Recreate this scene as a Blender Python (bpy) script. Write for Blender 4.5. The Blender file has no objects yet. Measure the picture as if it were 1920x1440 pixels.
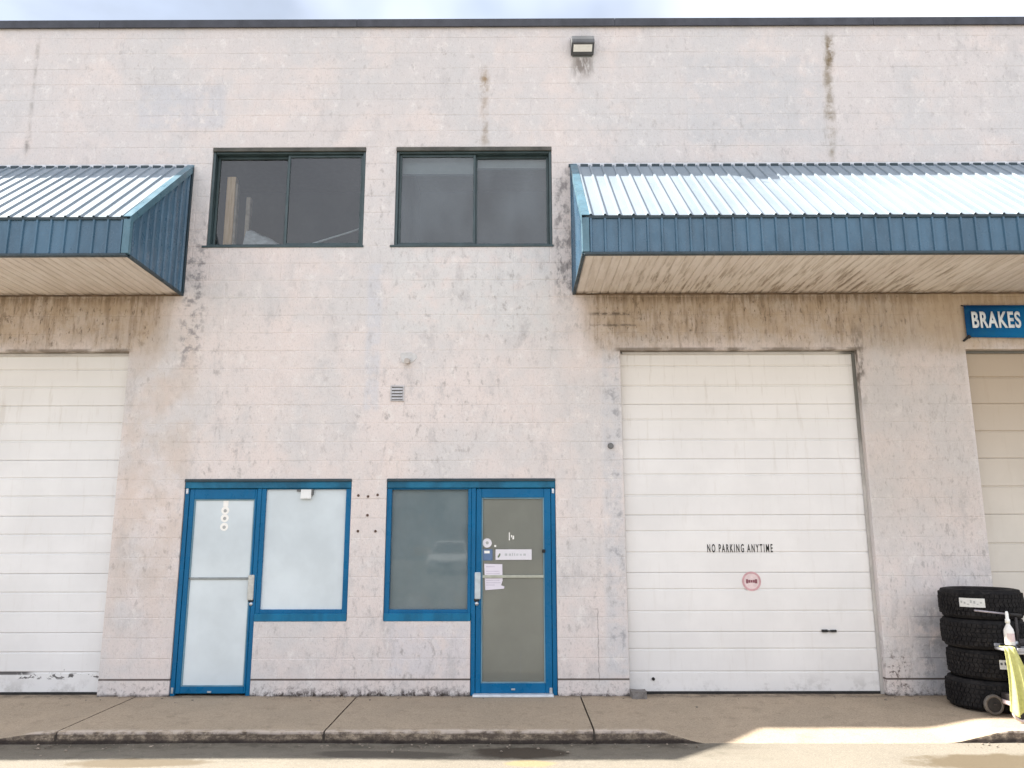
import bpy, bmesh, math, random
from mathutils import Vector, Matrix, noise as mnoise

random.seed(7)
scene = bpy.context.scene
COL = scene.collection
R = math.radians

# ------------------------------------------------------------------ camera
CAM_D, CAM_H = 8.28717, 1.56967
PITCH, YAW, ROLL, FPX = 0.19260573, -0.00309601, -0.00194729, 1465.7917
cam_data = bpy.data.cameras.new('camera')
cam = bpy.data.objects.new('camera', cam_data)
COL.objects.link(cam)
fw = Vector((math.sin(YAW) * math.cos(PITCH), math.cos(YAW) * math.cos(PITCH), math.sin(PITCH)))
rt0 = Vector((math.cos(YAW), -math.sin(YAW), 0))
up0 = rt0.cross(fw)
rt = rt0 * math.cos(ROLL) + up0 * math.sin(ROLL)
up = -rt0 * math.sin(ROLL) + up0 * math.cos(ROLL)
m = Matrix((rt, up, -fw)).transposed().to_4x4()
m.translation = (0, -CAM_D, CAM_H)
cam.matrix_world = m
cam_data.sensor_fit = 'HORIZONTAL'
cam_data.sensor_width = 36
cam_data.lens = 36 * FPX / 1920
cam_data.clip_start = 0.05
cam_data.clip_end = 1200
scene.camera = cam

# ------------------------------------------------------------------ sky, sun, exposure
SUN_TO = Vector((-1.045, 0.125, 1.0)).normalized()
world = bpy.data.worlds.new('World')
scene.world = world
world.use_nodes = True
wn, wl = world.node_tree.nodes, world.node_tree.links
bg = wn['Background']
sky = wn.new('ShaderNodeTexSky')
sky.sky_type = 'NISHITA'
sky.sun_disc = False
sky.sun_elevation = math.asin(SUN_TO.z)
sky.sun_rotation = math.atan2(SUN_TO.x, SUN_TO.y)
sky.air_density = 1.0
sky.dust_density = 2.6
sky.ozone_density = 1.0
# thin veil of bright cloud over the blue
tc = wn.new('ShaderNodeTexCoord')
mp = wn.new('ShaderNodeMapping')
mp.inputs['Scale'].default_value = (1.4, 1.4, 3.2)
cn = wn.new('ShaderNodeTexNoise')
cn.inputs['Scale'].default_value = 2.2
cn.inputs['Detail'].default_value = 6
cn.inputs['Roughness'].default_value = 0.55
cr = wn.new('ShaderNodeMapRange')
cr.inputs['From Min'].default_value = 0.34
cr.inputs['From Max'].default_value = 0.66
cr.inputs['To Min'].default_value = 0.90
cr.inputs['To Max'].default_value = 1.0
cmix = wn.new('ShaderNodeMix')
cmix.data_type = 'RGBA'
cn2 = wn.new('ShaderNodeTexNoise')
cn2.inputs['Scale'].default_value = 1.3
cn2.inputs['Detail'].default_value = 5
mp2 = wn.new('ShaderNodeMapping')
mp2.inputs['Location'].default_value = (4.01, -4.69, -4.75)
cr2 = wn.new('ShaderNodeMapRange')
cr2.inputs['From Min'].default_value = 0.36
cr2.inputs['From Max'].default_value = 0.64
cloud = wn.new('ShaderNodeMix')
cloud.data_type = 'RGBA'
cloud.inputs['A'].default_value = (0.62, 0.70, 0.84, 1)
cloud.inputs['B'].default_value = (2.30, 2.34, 2.48, 1)
wl.new(tc.outputs['Generated'], mp2.inputs['Vector'])
wl.new(mp2.outputs['Vector'], cn2.inputs['Vector'])
wl.new(cn2.outputs['Fac'], cr2.inputs['Value'])
wl.new(cr2.outputs['Result'], cloud.inputs['Factor'])
wl.new(cloud.outputs['Result'], cmix.inputs['B'])
wl.new(tc.outputs['Generated'], mp.inputs['Vector'])
wl.new(mp.outputs['Vector'], cn.inputs['Vector'])
wl.new(cn.outputs['Fac'], cr.inputs['Value'])
wl.new(cr.outputs['Result'], cmix.inputs['Factor'])
wl.new(sky.outputs['Color'], cmix.inputs['A'])
wl.new(cmix.outputs['Result'], bg.inputs['Color'])
bg.inputs['Strength'].default_value = 0.115

sun_data = bpy.data.lights.new('sun', 'SUN')
sun_data.energy = 2.35
sun_data.angle = R(0.6)
sun_data.color = (1.0, 0.945, 0.86)
sun = bpy.data.objects.new('sun', sun_data)
sun.rotation_euler = (-SUN_TO).to_track_quat('-Z', 'Y').to_euler()
sun.location = SUN_TO * 60
COL.objects.link(sun)

scene.view_settings.view_transform = 'Standard'
scene.view_settings.look = 'None'
scene.view_settings.gamma = 1
scene.view_settings.use_curve_mapping = False
scene.view_settings.exposure = 2.92
scene.cycles.use_denoising = True
scene.cycles.max_bounces = 8
scene.cycles.sample_clamp_indirect = 6

# ------------------------------------------------------------------ material helpers
class Mat:
    """A small wrapper that writes node trees in one line per node."""
    def __init__(self, name, rough=0.6, metal=0.0, spec=0.4):
        self.m = bpy.data.materials.new(name)
        self.m.use_nodes = True
        self.n, self.l = self.m.node_tree.nodes, self.m.node_tree.links
        self.b = self.n['Principled BSDF']
        self.b.inputs['Roughness'].default_value = rough
        self.b.inputs['Metallic'].default_value = metal
        self.b.inputs['Specular IOR Level'].default_value = spec
        self._pos = None
    def put(self, sock, v):
        if isinstance(v, bpy.types.NodeSocket):
            self.l.new(v, sock)
        else:
            if isinstance(v, (tuple, list)) and len(v) == 3 and sock.type == 'RGBA':
                v = (*v, 1)
            sock.default_value = v
    def pos(self):
        if self._pos is None:
            self._pos = self.n.new('ShaderNodeNewGeometry').outputs['Position']
        return self._pos
    def xyz(self):
        s = self.n.new('ShaderNodeSeparateXYZ')
        self.l.new(self.pos(), s.inputs[0])
        return s.outputs[0], s.outputs[1], s.outputs[2]
    def objpos(self):
        return self.n.new('ShaderNodeTexCoord').outputs['Object']
    def scaled(self, vec, sc, off=(0, 0, 0)):
        n = self.n.new('ShaderNodeMapping')
        n.inputs['Scale'].default_value = sc
        n.inputs['Location'].default_value = off
        self.l.new(vec, n.inputs['Vector'])
        return n.outputs[0]
    def noise(self, scale=5, detail=4, rough=0.55, vec=None, dist=0.0):
        n = self.n.new('ShaderNodeTexNoise')
        n.inputs['Scale'].default_value = scale
        n.inputs['Detail'].default_value = detail
        n.inputs['Roughness'].default_value = rough
        n.inputs['Distortion'].default_value = dist
        self.l.new(vec if vec is not None else self.pos(), n.inputs['Vector'])
        return n.outputs['Fac']
    def voronoi(self, scale=5, vec=None, feature='F1', out='Distance'):
        n = self.n.new('ShaderNodeTexVoronoi')
        n.feature = feature
        n.inputs['Scale'].default_value = scale
        self.l.new(vec if vec is not None else self.pos(), n.inputs['Vector'])
        return n.outputs[out]
    def math(self, op, a, b=0.0, c=0.0):
        n = self.n.new('ShaderNodeMath')
        n.operation = op
        self.put(n.inputs[0], a); self.put(n.inputs[1], b); self.put(n.inputs[2], c)
        return n.outputs[0]
    def rng(self, v, a, b, c=0.0, d=1.0, smooth=True):
        n = self.n.new('ShaderNodeMapRange')
        n.interpolation_type = 'SMOOTHSTEP' if smooth else 'LINEAR'
        self.put(n.inputs['Value'], v)
        for k, x in zip(('From Min', 'From Max', 'To Min', 'To Max'), (a, b, c, d)):
            self.put(n.inputs[k], x)
        return n.outputs['Result']
    def mul(self, *vs):
        r = vs[0]
        for v in vs[1:]:
            r = self.math('MULTIPLY', r, v)
        return r
    def mx(self, *vs):
        r = vs[0]
        for v in vs[1:]:
            r = self.math('MAXIMUM', r, v)
        return r
    def mix(self, f, a, b, blend='MIX'):
        n = self.n.new('ShaderNodeMix')
        n.data_type = 'RGBA'
        n.blend_type = blend
        self.put(n.inputs['Factor'], f); self.put(n.inputs['A'], a); self.put(n.inputs['B'], b)
        return n.outputs['Result']
    def band(self, v, a, b, soft):
        return self.mul(self.rng(v, a - soft, a + soft), self.rng(v, b - soft, b + soft, 1, 0))
    def bump(self, h, strength=0.3, dist=0.01):
        n = self.n.new('ShaderNodeBump')
        n.inputs['Strength'].default_value = strength
        n.inputs['Distance'].default_value = dist
        self.l.new(h, n.inputs['Height'])
        self.l.new(n.outputs[0], self.b.inputs['Normal'])
    def color(self, c):
        self.put(self.b.inputs['Base Color'], c)
        return self
    def rough(self, r):
        self.put(self.b.inputs['Roughness'], r)
        return self


def simple(name, col, rough=0.5, metal=0.0, var=0.12, scale=14, spec=0.4, bump=0.0):
    a = Mat(name, rough, metal, spec)
    n = a.noise(scale, 5, 0.6)
    dark = tuple(c * (1 - var) for c in col)
    lite = tuple(min(1, c * (1 + var)) for c in col)
    a.color(a.mix(a.rng(n, 0.3, 0.7), dark, lite))
    if bump:
        a.bump(a.noise(scale * 6, 3, 0.6), bump, 0.004)
    return a.m


# ---- painted block wall
def wall_material():
    a = Mat('painted_block', 0.9, 0, 0.15)
    x, y, z = a.xyz()
    p = a.pos()
    base = (0.695, 0.622, 0.596)
    # block to block tint
    br = a.n.new('ShaderNodeTexBrick')
    br.offset = 0.5
    br.inputs['Scale'].default_value = 1.0
    br.inputs['Brick Width'].default_value = 0.4
    br.inputs['Row Height'].default_value = 0.2
    br.inputs['Mortar Size'].default_value = 0.0
    br.inputs['Color1'].default_value = (0, 0, 0, 1)
    br.inputs['Color2'].default_value = (1, 1, 1, 1)
    cx = a.n.new('ShaderNodeCombineXYZ')
    a.l.new(a.math('ADD', x, 20.0), cx.inputs[0])
    a.l.new(a.math('ADD', z, 20.04), cx.inputs[1])
    a.l.new(cx.outputs[0], br.inputs['Vector'])
    c = a.mix(a.mul(br.outputs['Color'], 0.22), base, (0.66, 0.615, 0.60))
    # repainted and weathered areas: cooler grey against warm pink, broad
    big = a.rng(a.noise(0.9, 5, 0.6), 0.40, 0.62)
    c = a.mix(a.mul(big, 0.75), c, (0.585, 0.575, 0.575))
    up = a.rng(z, 4.6, 6.6)  # even fade to grey towards the top of the wall
    c = a.mix(a.mul(up, 0.5), c, (0.57, 0.555, 0.555))
    warm = a.rng(a.noise(1.7, 5, 0.6, a.scaled(p, (1, 1, 1), (31, 4, 7))), 0.48, 0.68)
    c = a.mix(a.mul(warm, 0.55), c, (0.725, 0.632, 0.592))
    # rectangular roller patches of a slightly different paint
    def patch(c, x0, x1, z0, z1, col, f, soft=0.05):
        mk = a.mul(a.band(x, x0, x1, soft), a.band(z, z0, z1, soft), a.rng(a.noise(6, 4), 0.3, 0.55), f)
        return a.mix(mk, c, col)
    pale = (0.56, 0.56, 0.565)
    c = patch(c, -1.36, 0.40, 3.75, 4.72, (0.62, 0.615, 0.61), 0.65)
    c = patch(c, -1.62, -1.46, 2.9, 4.55, (0.57, 0.575, 0.61), 0.65, 0.03)
    c = patch(c, -4.35, -3.35, 6.2, 6.75, (0.53, 0.54, 0.58), 0.5)
    c = patch(c, 0.93, 1.14, 0.2, 3.6, (0.56, 0.56, 0.58), 0.7, 0.04)
    c = patch(c, -1.3, -0.48, 0.18, 0.70, (0.60, 0.59, 0.62), 0.55)
    c = patch(c, 4.05, 4.9, -0.2, 0.90, (0.43, 0.43, 0.455), 0.85, 0.16)
    c = patch(c, 2.0, 3.6, 6.0, 7.1, (0.52, 0.525, 0.54), 0.5)
    # worn grey mottling and pits of the split surface, a little taller than wide
    pv = a.scaled(p, (1.0, 1.0, 0.55))
    area = a.rng(a.noise(0.8, 4, 0.6, a.scaled(p, (1, 1, 1), (3, 9, 1))), 0.36, 0.64, 0.25, 1.0)
    low = a.rng(z, 5.2, 6.3, 1.0, 0.6)
    mot = a.noise(4.2, 8, 0.76, pv)
    c = a.mix(a.mul(a.rng(mot, 0.50, 0.66), area, low, 0.75), c, (0.46, 0.44, 0.44))
    c = a.mix(a.mul(a.rng(a.noise(6.5, 9, 0.80, a.scaled(p, (1, 1, 0.8), (8, 2, 5))), 0.52, 0.66), 0.6), c, (0.78, 0.745, 0.72))
    sp = a.noise(15, 5, 0.66, pv)
    c = a.mix(a.mul(a.rng(sp, 0.54, 0.70), area, low, 0.70), c, (0.32, 0.295, 0.285))
    c = a.mix(a.mul(a.rng(a.noise(70, 3, 0.6, pv), 0.52, 0.70), 0.35), c, (0.42, 0.39, 0.37))
    # hairline dirt resting in the bed joints, broken along their length
    jz = a.math('FRACT', a.math('DIVIDE', a.math('ADD', z, 20.04), 0.2))
    jl = a.math('ABSOLUTE', a.math('SUBTRACT', jz, 0.5))
    jm = a.mul(a.rng(jl, 0.468, 0.492), a.rng(a.noise(1.6, 4, 0.6, a.scaled(p, (1, 1, 3.1))), 0.46, 0.64), 0.26)
    c = a.mix(jm, c, (0.27, 0.245, 0.225))
    # worn pier by the tyres: joints washed out and dark
    pier = a.mul(a.rng(x, 4.0, 4.15), a.rng(z, 0.75, 1.0, 1, 0), a.rng(x, 4.85, 4.95, 1, 0))
    c = a.mix(a.mul(pier, a.rng(jl, 0.46, 0.488), 0.55), c, (0.20, 0.19, 0.19))
    c = a.mix(a.mul(pier, a.rng(a.noise(9, 6, 0.75), 0.48, 0.62), 0.55), c, (0.27, 0.265, 0.275))
    # stepped crack beside the second door
    wig = a.math('ADD', x, a.mul(a.math('SUBTRACT', a.noise(14, 3, 0.6), 0.5), 0.03))
    crack = a.mx(a.mul(a.band(wig, 0.840, 0.850, 0.003), a.band(z, 0.14, 0.84, 0.02)), a.mul(a.band(x, 0.72, 0.85, 0.01), a.band(z, 0.836, 0.845, 0.003)))
    c = a.mix(a.mul(crack, a.rng(a.noise(5, 4, 0.7), 0.34, 0.5, 0.1, 1), 0.55), c, (0.22, 0.19, 0.18))
    # ---- water stains with a shape of their own
    runs = a.noise(9, 5, 0.65, a.scaled(p, (1.6, 1, 0.16)))
    runs2 = a.noise(22, 4, 0.65, a.scaled(p, (1.0, 1, 0.22), (4, 0, 2)))
    # under the two canopies
    right = a.rng(x, 0.66, 1.25)
    left = a.rng(x, -4.1, -3.62, 1, 0)
    under = a.math('ADD', right, left)
    wob2 = a.math('SUBTRACT', a.noise(2.6, 6, 0.7), 0.5)
    zz = a.math('ADD', z, a.mul(wob2, 0.55))
    inset = a.math('ADD', x, a.mul(wob2, 0.25))
    under = a.math('ADD', a.rng(inset, 0.66, 0.98), a.rng(inset, -4.05, -3.66, 1, 0))
    um = a.mul(under, a.rng(zz, 3.42, 3.80), a.rng(z, 4.20, 4.24, 1, 0))
    c = a.mix(a.mul(um, a.rng(a.noise(3.5, 6, 0.7), 0.30, 0.62, 0.55, 1), 0.92), c, (0.445, 0.350, 0.255))
    c = a.mix(a.mul(um, a.rng(runs, 0.46, 0.66), 0.62), c, (0.265, 0.20, 0.14))
    c = a.mix(a.mul(um, a.rng(a.noise(7, 7, 0.75, a.scaled(p, (1, 1, 0.7), (1, 3, 0))), 0.55, 0.68), 0.72), c, (0.15, 0.115, 0.085))
    c = a.mix(a.mul(um, a.rng(z, 3.60, 3.98, 1, 0), a.rng(a.noise(4.5, 5, 0.7, a.scaled(p, (1, 1, 1), (2, 0, 9))), 0.44, 0.60), 0.7), c, (0.45, 0.395, 0.355))
    c = a.mix(a.mul(um, a.rng(runs2, 0.54, 0.70), 0.6), c, (0.17, 0.13, 0.095))
    flk = a.noise(26, 4, 0.7, a.scaled(p, (1, 1, 0.35), (6, 1, 3)))
    c = a.mix(a.mul(um, a.rng(flk, 0.57, 0.68), 0.75), c, (0.11, 0.085, 0.065))
    c = a.mix(a.mul(a.band(x, 3.78, 4.85, 0.08), a.band(z, 0.6, 3.7, 0.3), a.rng(flk, 0.54, 0.68), 0.6), c, (0.34, 0.315, 0.31))
    c = a.mix(a.mul(under, a.band(z, 4.10, 4.22, 0.05), a.rng(runs, 0.38, 0.55), 0.6), c, (0.19, 0.135, 0.09))
    c = a.mix(a.mul(a.rng(x, 4.0, 4.8), um, 0.6), c, (0.50, 0.385, 0.27))
    dash = a.mul(a.band(x, 0.85, 1.4, 0.08), a.mx(a.band(z, 3.83, 3.85, 0.012), a.band(z, 3.955, 3.985, 0.015)), a.rng(a.noise(6, 4, 0.7), 0.42, 0.55))
    c = a.mix(a.mul(dash, 0.8), c, (0.10, 0.08, 0.065))
    # the piers beside the garage doors stay a little tanned
    c = a.mix(a.mul(a.band(x, -4.2, -3.45, 0.1), a.band(z, 0.8, 3.9, 0.5), a.rng(a.noise(3, 4), 0.35, 0.6), 0.35), c, (0.50, 0.40, 0.32))
    c = a.mix(a.mul(a.band(x, 3.72, 4.9, 0.05), a.band(z, 1.6, 4.0, 0.5), 0.35), c, (0.40, 0.345, 0.29))
    # runs from the expansion joints
    def run(c, x0, x1, z0, z1, w, col, f):
        xc = a.rng(z, z0, z1, x1, x0, smooth=False)
        wob = a.math('SUBTRACT', a.noise(6, 5, 0.7, a.scaled(p, (1.6, 1, 0.5))), 0.5)
        d = a.math('ABSOLUTE', a.math('ADD', a.math('SUBTRACT', x, xc), a.mul(wob, w * 2.6)))
        mk = a.mul(a.rng(d, 0.0, w * 1.25, 1, 0), a.band(z, z0, z1, 0.12), a.rng(a.noise(7, 4, 0.65), 0.36, 0.62, 0.1, 1), f)
        return a.mix(mk, c, col)
    c = run(c, 3.70, 3.63, 5.80, 7.34, 0.07, (0.22, 0.18, 0.12), 0.75)
    c = run(c, 3.73, 3.70, 6.95, 7.36, 0.06, (0.17, 0.12, 0.06), 0.9)
    c = run(c, -0.34, -0.335, 5.97, 6.93, 0.06, (0.27, 0.21, 0.15), 0.65)
    c = run(c, -0.34, -0.34, 6.62, 6.93, 0.065, (0.28, 0.19, 0.09), 0.75)
    c = run(c, -5.62, -5.60, 5.9, 7.4, 0.03, (0.28, 0.26, 0.24), 0.5)
    c = run(c, -5.60, -5.60, 5.98, 6.10, 0.05, (0.10, 0.09, 0.08), 0.9)
    # spots along one course near the top
    row = a.mul(a.band(z, 7.10, 7.17, 0.035), a.rng(a.noise(5.5, 6, 0.75, a.scaled(p, (1, 1, 1.2), (2, 0, 0))), 0.58, 0.70), 0.75)
    c = a.mix(row, c, (0.22, 0.17, 0.13))
    # below the wall lamp
    c = a.mix(a.mul(a.band(x, 0.70, 0.92, 0.06), a.band(z, 6.86, 7.12, 0.09), a.rng(a.noise(22, 3, 0.6, a.scaled(p, (1, 1, 0.25))), 0.36, 0.56), 0.75), c, (0.17, 0.14, 0.12))
    # grime beside the window and canopy ends
    c = a.mix(a.mul(a.band(x, 0.46, 0.66, 0.03), a.band(z, 4.15, 5.7, 0.15), a.rng(a.noise(12, 4, 0.65, a.scaled(p, (1, 1, 0.6))), 0.44, 0.62), 0.75), c, (0.19, 0.175, 0.175))
    c = a.mix(a.mul(a.band(x, -3.66, -3.42, 0.06), a.band(z, 3.4, 4.9, 0.3), a.rng(a.noise(11, 4, 0.65), 0.46, 0.64), 0.75), c, (0.21, 0.20, 0.21))
    c = a.mix(a.mul(a.band(x, 0.98, 1.13, 0.03), a.band(z, 0.3, 3.5, 0.2), a.rng(a.noise(6, 4, 0.65), 0.52, 0.66), 0.6), c, (0.24, 0.24, 0.26))
    # damp line and mould at the foot of the wall
    foot = a.rng(z, 0.02, 0.20, 1, 0)
    c = a.mix(a.mul(foot, a.rng(a.noise(20, 6, 0.78), 0.50, 0.66), 0.75), c, (0.09, 0.075, 0.07))
    mould = a.mul(a.band(x, -2.6, -0.5, 0.25), a.rng(z, 0.0, 0.10, 1, 0), a.rng(a.noise(13, 6, 0.78, a.scaled(p, (1, 1, 0.8))), 0.46, 0.56))
    c = a.mix(mould, c, (0.045, 0.035, 0.032))
    c = a.mix(a.mul(a.rng(z, 0.0, 0.035, 1, 0), a.rng(a.noise(5, 5, 0.7), 0.35, 0.55), 0.9), c, (0.05, 0.04, 0.036))
    c = a.mix(a.mul(a.band(z, 0.150, 0.167, 0.006), a.rng(a.noise(3, 4), 0.25, 0.45, 0.4, 1), 0.95), c, (0.075, 0.058, 0.05))
    c = a.mix(a.mul(a.band(x, 3.73, 3.98, 0.06), a.band(z, 0.0, 0.40, 0.12), a.rng(a.noise(17, 6, 0.75), 0.50, 0.62), 0.85), c, (0.10, 0.075, 0.06))
    # rusty bleeding on the right side of the second garage opening
    c = a.mix(a.mul(a.band(x, 3.68, 3.79, 0.03), a.band(z, 3.05, 3.75, 0.25), a.rng(a.noise(9, 4, 0.65, a.scaled(p, (1, 1, 0.4))), 0.42, 0.58), 0.8), c, (0.10, 0.085, 0.07))
    c = a.mix(a.mul(a.band(z, 3.545, 3.585, 0.012), a.math('ADD', a.band(x, 1.1, 3.8, 0.05), a.rng(x, -4.25, -4.15, 1, 0)), a.rng(a.noise(4, 4), 0.35, 0.55), 0.75), c, (0.17, 0.14, 0.11))  # thin dark brown line along the garage door heads
    a.color(c)
    h = a.math('ADD', a.mul(a.noise(22, 6, 0.7, pv), 0.9), a.mul(a.noise(110, 2, 0.5), 0.3))
    a.bump(h, 0.75, 0.012)
    return a.m


M_WALL = wall_material()


def concrete_material(name, base, warm, damp=False):
    a = Mat(name, 0.9, 0, 0.2)
    p = a.pos()
    x, y, z = a.xyz()
    n1 = a.noise(1.3, 6, 0.65)
    c = a.mix(a.rng(n1, 0.35, 0.65), base, warm)
    c = a.mix(a.mul(a.rng(a.noise(5, 5, 0.7), 0.5, 0.72), 0.5), c, tuple(v * 0.62 for v in base))
    c = a.mix(a.mul(a.rng(a.noise(70, 4, 0.7), 0.5, 0.66), 0.55), c, tuple(v * 0.45 for v in base))
    c = a.mix(a.mul(a.rng(a.noise(80, 4, 0.7, a.scaled(p, (1, 1, 1), (7, 3, 2))), 0.53, 0.66), 0.5), c, tuple(min(1, v * 1.5) for v in warm))
    if damp:
        # kerb face: green black growth and scrapes; a pale lip highlight painted along the arris
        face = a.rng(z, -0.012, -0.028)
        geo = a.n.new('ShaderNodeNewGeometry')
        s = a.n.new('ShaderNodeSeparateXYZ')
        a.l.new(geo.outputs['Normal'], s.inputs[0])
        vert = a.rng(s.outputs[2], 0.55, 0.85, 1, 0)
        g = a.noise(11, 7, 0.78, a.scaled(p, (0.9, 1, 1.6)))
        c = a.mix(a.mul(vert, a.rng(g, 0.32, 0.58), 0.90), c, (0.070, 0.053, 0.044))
        c = a.mix(a.mul(vert, a.rng(a.math('ADD', z, a.mul(a.noise(6, 4, 0.7), 0.03)), -0.045, -0.075), 0.88), c, (0.028, 0.022, 0.020))  # crevice shade painted over the dirt at the kerb's bottom
        c = a.mix(a.mul(a.rng(y, -1.36, -1.30, 1, 0), a.band(z, -0.032, 0.01, 0.008), a.rng(a.noise(9, 5, 0.7), 0.35, 0.6), 0.65), c, (0.55, 0.47, 0.41))
        # dirt along the foot of the wall
        c = a.mix(a.mul(a.rng(y, -0.12, -0.01), a.rng(a.noise(6, 5, 0.7), 0.36, 0.6), 0.6), c, (0.07, 0.055, 0.045))
    a.color(c)
    a.bump(a.math('ADD', a.noise(90, 4, 0.6), a.mul(a.noise(14, 4), 0.8)), 0.4, 0.006)
    return a.m


M_WALK = concrete_material('sidewalk_concrete', (0.345, 0.280, 0.208), (0.39, 0.312, 0.23), True)
M_BLOCKGREY = concrete_material('rough_grey_concrete', (0.16, 0.15, 0.145), (0.2, 0.185, 0.175))


def road_material():
    a = Mat('old_pavement', 0.92, 0, 0.2)
    p = a.pos()
    x, y, z = a.xyz()
    base, warm = (0.187, 0.168, 0.137), (0.210, 0.190, 0.155)
    c = a.mix(a.rng(a.noise(0.7, 6, 0.65), 0.35, 0.65), base, warm)
    c = a.mix(a.mul(a.rng(a.noise(4, 6, 0.7), 0.5, 0.72), 0.4), c, (0.20, 0.18, 0.15))
    c = a.mix(a.mul(a.rng(a.noise(75, 4, 0.7), 0.52, 0.64), 0.5), c, (0.10, 0.088, 0.075))
    c = a.mix(a.mul(a.rng(a.noise(85, 4, 0.7, a.scaled(p, (1, 1, 1), (5, 2, 0))), 0.55, 0.66), 0.5), c, (0.36, 0.33, 0.28))
    # grit and damp collected in the gutter, with the kerb's shade painted in
    wob = a.mul(a.math('SUBTRACT', a.noise(1.6, 5, 0.65), 0.5), 0.5)
    gut = a.rng(a.math('ADD', y, wob), -1.92, -1.62)
    notdrive = a.rng(x, 1.35, 2.3, 1, 0)
    c = a.mix(a.mul(gut, notdrive, 0.45), c, (0.135, 0.116, 0.090))
    c = a.mix(a.mul(a.band(y, -1.56, -1.30, 0.05), notdrive, a.rng(a.noise(4, 6, 0.75), 0.40, 0.60), 0.6), c, (0.065, 0.056, 0.044))
    c = a.mix(a.mul(a.band(y, -1.95, -1.45, 0.08), notdrive, a.rng(a.noise(9, 5, 0.7, a.scaled(p, (0.5, 1, 1))), 0.5, 0.64), 0.4), c, (0.095, 0.092, 0.072))
    # irregular dark and brown patches
    def blot(c, cx, cy, rx, ry, col, f):
        dx = a.math('DIVIDE', a.math('SUBTRACT', x, cx), rx)
        dy = a.math('DIVIDE', a.math('SUBTRACT', y, cy), ry)
        d = a.math('SQRT', a.math('ADD', a.mul(dx, dx), a.mul(dy, dy)))
        d = a.math('ADD', d, a.mul(a.math('SUBTRACT', a.noise(3.2, 5, 0.65), 0.5), 1.1))
        return a.mix(a.mul(a.rng(d, 0.72, 1.06, 1, 0), f), c, col)
    c = blot(c, 0.05, -1.66, 0.42, 0.19, (0.05, 0.038, 0.028), 0.85)
    c = blot(c, -2.85, -1.97, 0.62, 0.13, (0.115, 0.092, 0.062), 0.85)
    c = blot(c, 3.75, -1.93, 0.85, 0.24, (0.105, 0.082, 0.052), 0.9)
    c = blot(c, -1.0, -1.72, 0.6, 0.12, (0.07, 0.06, 0.05), 0.7)
    c = blot(c, 0.1, -1.95, 0.22, 0.10, (0.30, 0.22, 0.09), 0.5)
    a.color(c)
    a.bump(a.math('ADD', a.noise(120, 3, 0.6), a.mul(a.noise(22, 4), 0.7)), 0.5, 0.006)
    return a.m


M_ROAD = road_material()


def metal_paint(name, col, rough=0.42, dirt=0.25, spec=0.5, streak=True, chalkf=0.06):
    a = Mat(name, rough, 0, spec)
    p = a.pos()
    n = a.noise(4, 5, 0.6, a.scaled(p, (1.5, 1.5, 0.35)) if streak else None)
    d = tuple(c * (1 - dirt) for c in col)
    c = a.mix(a.rng(n, 0.35, 0.65), d, col)
    chalk = tuple(min(1, v * 0.8 + chalkf) for v in col)
    c = a.mix(a.mul(a.rng(a.noise(60, 3, 0.6), 0.55, 0.7), 0.35), c, chalk)
    a.color(c)
    a.rough(a.rng(a.noise(9, 4), 0.3, 0.7, rough - 0.08, rough + 0.14))
    return a.m


M_FASCIA = metal_paint('blue_cladding', (0.060, 0.134, 0.208), 0.30)
M_TRIM = metal_paint('teal_trim', (0.085, 0.185, 0.245), 0.32)
M_EDGE = metal_paint('dark_edge_trim', (0.022, 0.045, 0.06), 0.5)
M_DARKTEAL = metal_paint('dark_teal_frame', (0.040, 0.068, 0.074), 0.42)
M_BLUE = metal_paint('blue_frame_paint', (0.0008, 0.120, 0.275), 0.30, 0.15, 0.25, True, 0.012)
M_BLUEHEAD = metal_paint('worn_blue_header', (0.006, 0.140, 0.260), 0.45, 0.4, 0.3, False, 0.04)
M_COPING = metal_paint('charcoal_coping', (0.040, 0.042, 0.055), 0.5)
M_SILVER = simple('brushed_metal', (0.55, 0.57, 0.6), 0.35, 0.8, 0.15, 30)
M_BLACK = simple('black_rubber', (0.018, 0.017, 0.017), 0.7, 0, 0.3, 20)
M_HANDLE = simple('pale_handle_metal', (0.5, 0.5, 0.47), 0.4, 0.3, 0.1, 30)


def roof_material():
    a = Mat('faded_roof_metal', 0.4, 0.0, 0.5)
    x, y, z = a.xyz()
    p = a.pos()
    c = a.mix(a.rng(a.noise(2.2, 5, 0.6, a.scaled(p, (1.6, 0.5, 0.5))), 0.35, 0.65), (0.195, 0.24, 0.28), (0.235, 0.28, 0.32))
    # a scuffed, bare area under the joint run
    mk = a.mul(a.band(x, 2.25, 3.05, 0.15), a.band(y, -0.55, -0.2, 0.08), a.rng(a.noise(9, 4, 0.65), 0.46, 0.6))
    c = a.mix(a.mul(mk, 0.7), c, (0.16, 0.20, 0.24))
    c = a.mix(a.mul(a.rng(a.noise(45, 3, 0.6), 0.58, 0.7), 0.3), c, (0.2, 0.26, 0.32))
    a.color(c)
    return a.m


M_ROOF = roof_material()
M_ROOF.node_tree.nodes['Principled BSDF'].inputs['Roughness'].default_value = 0.5


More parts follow.
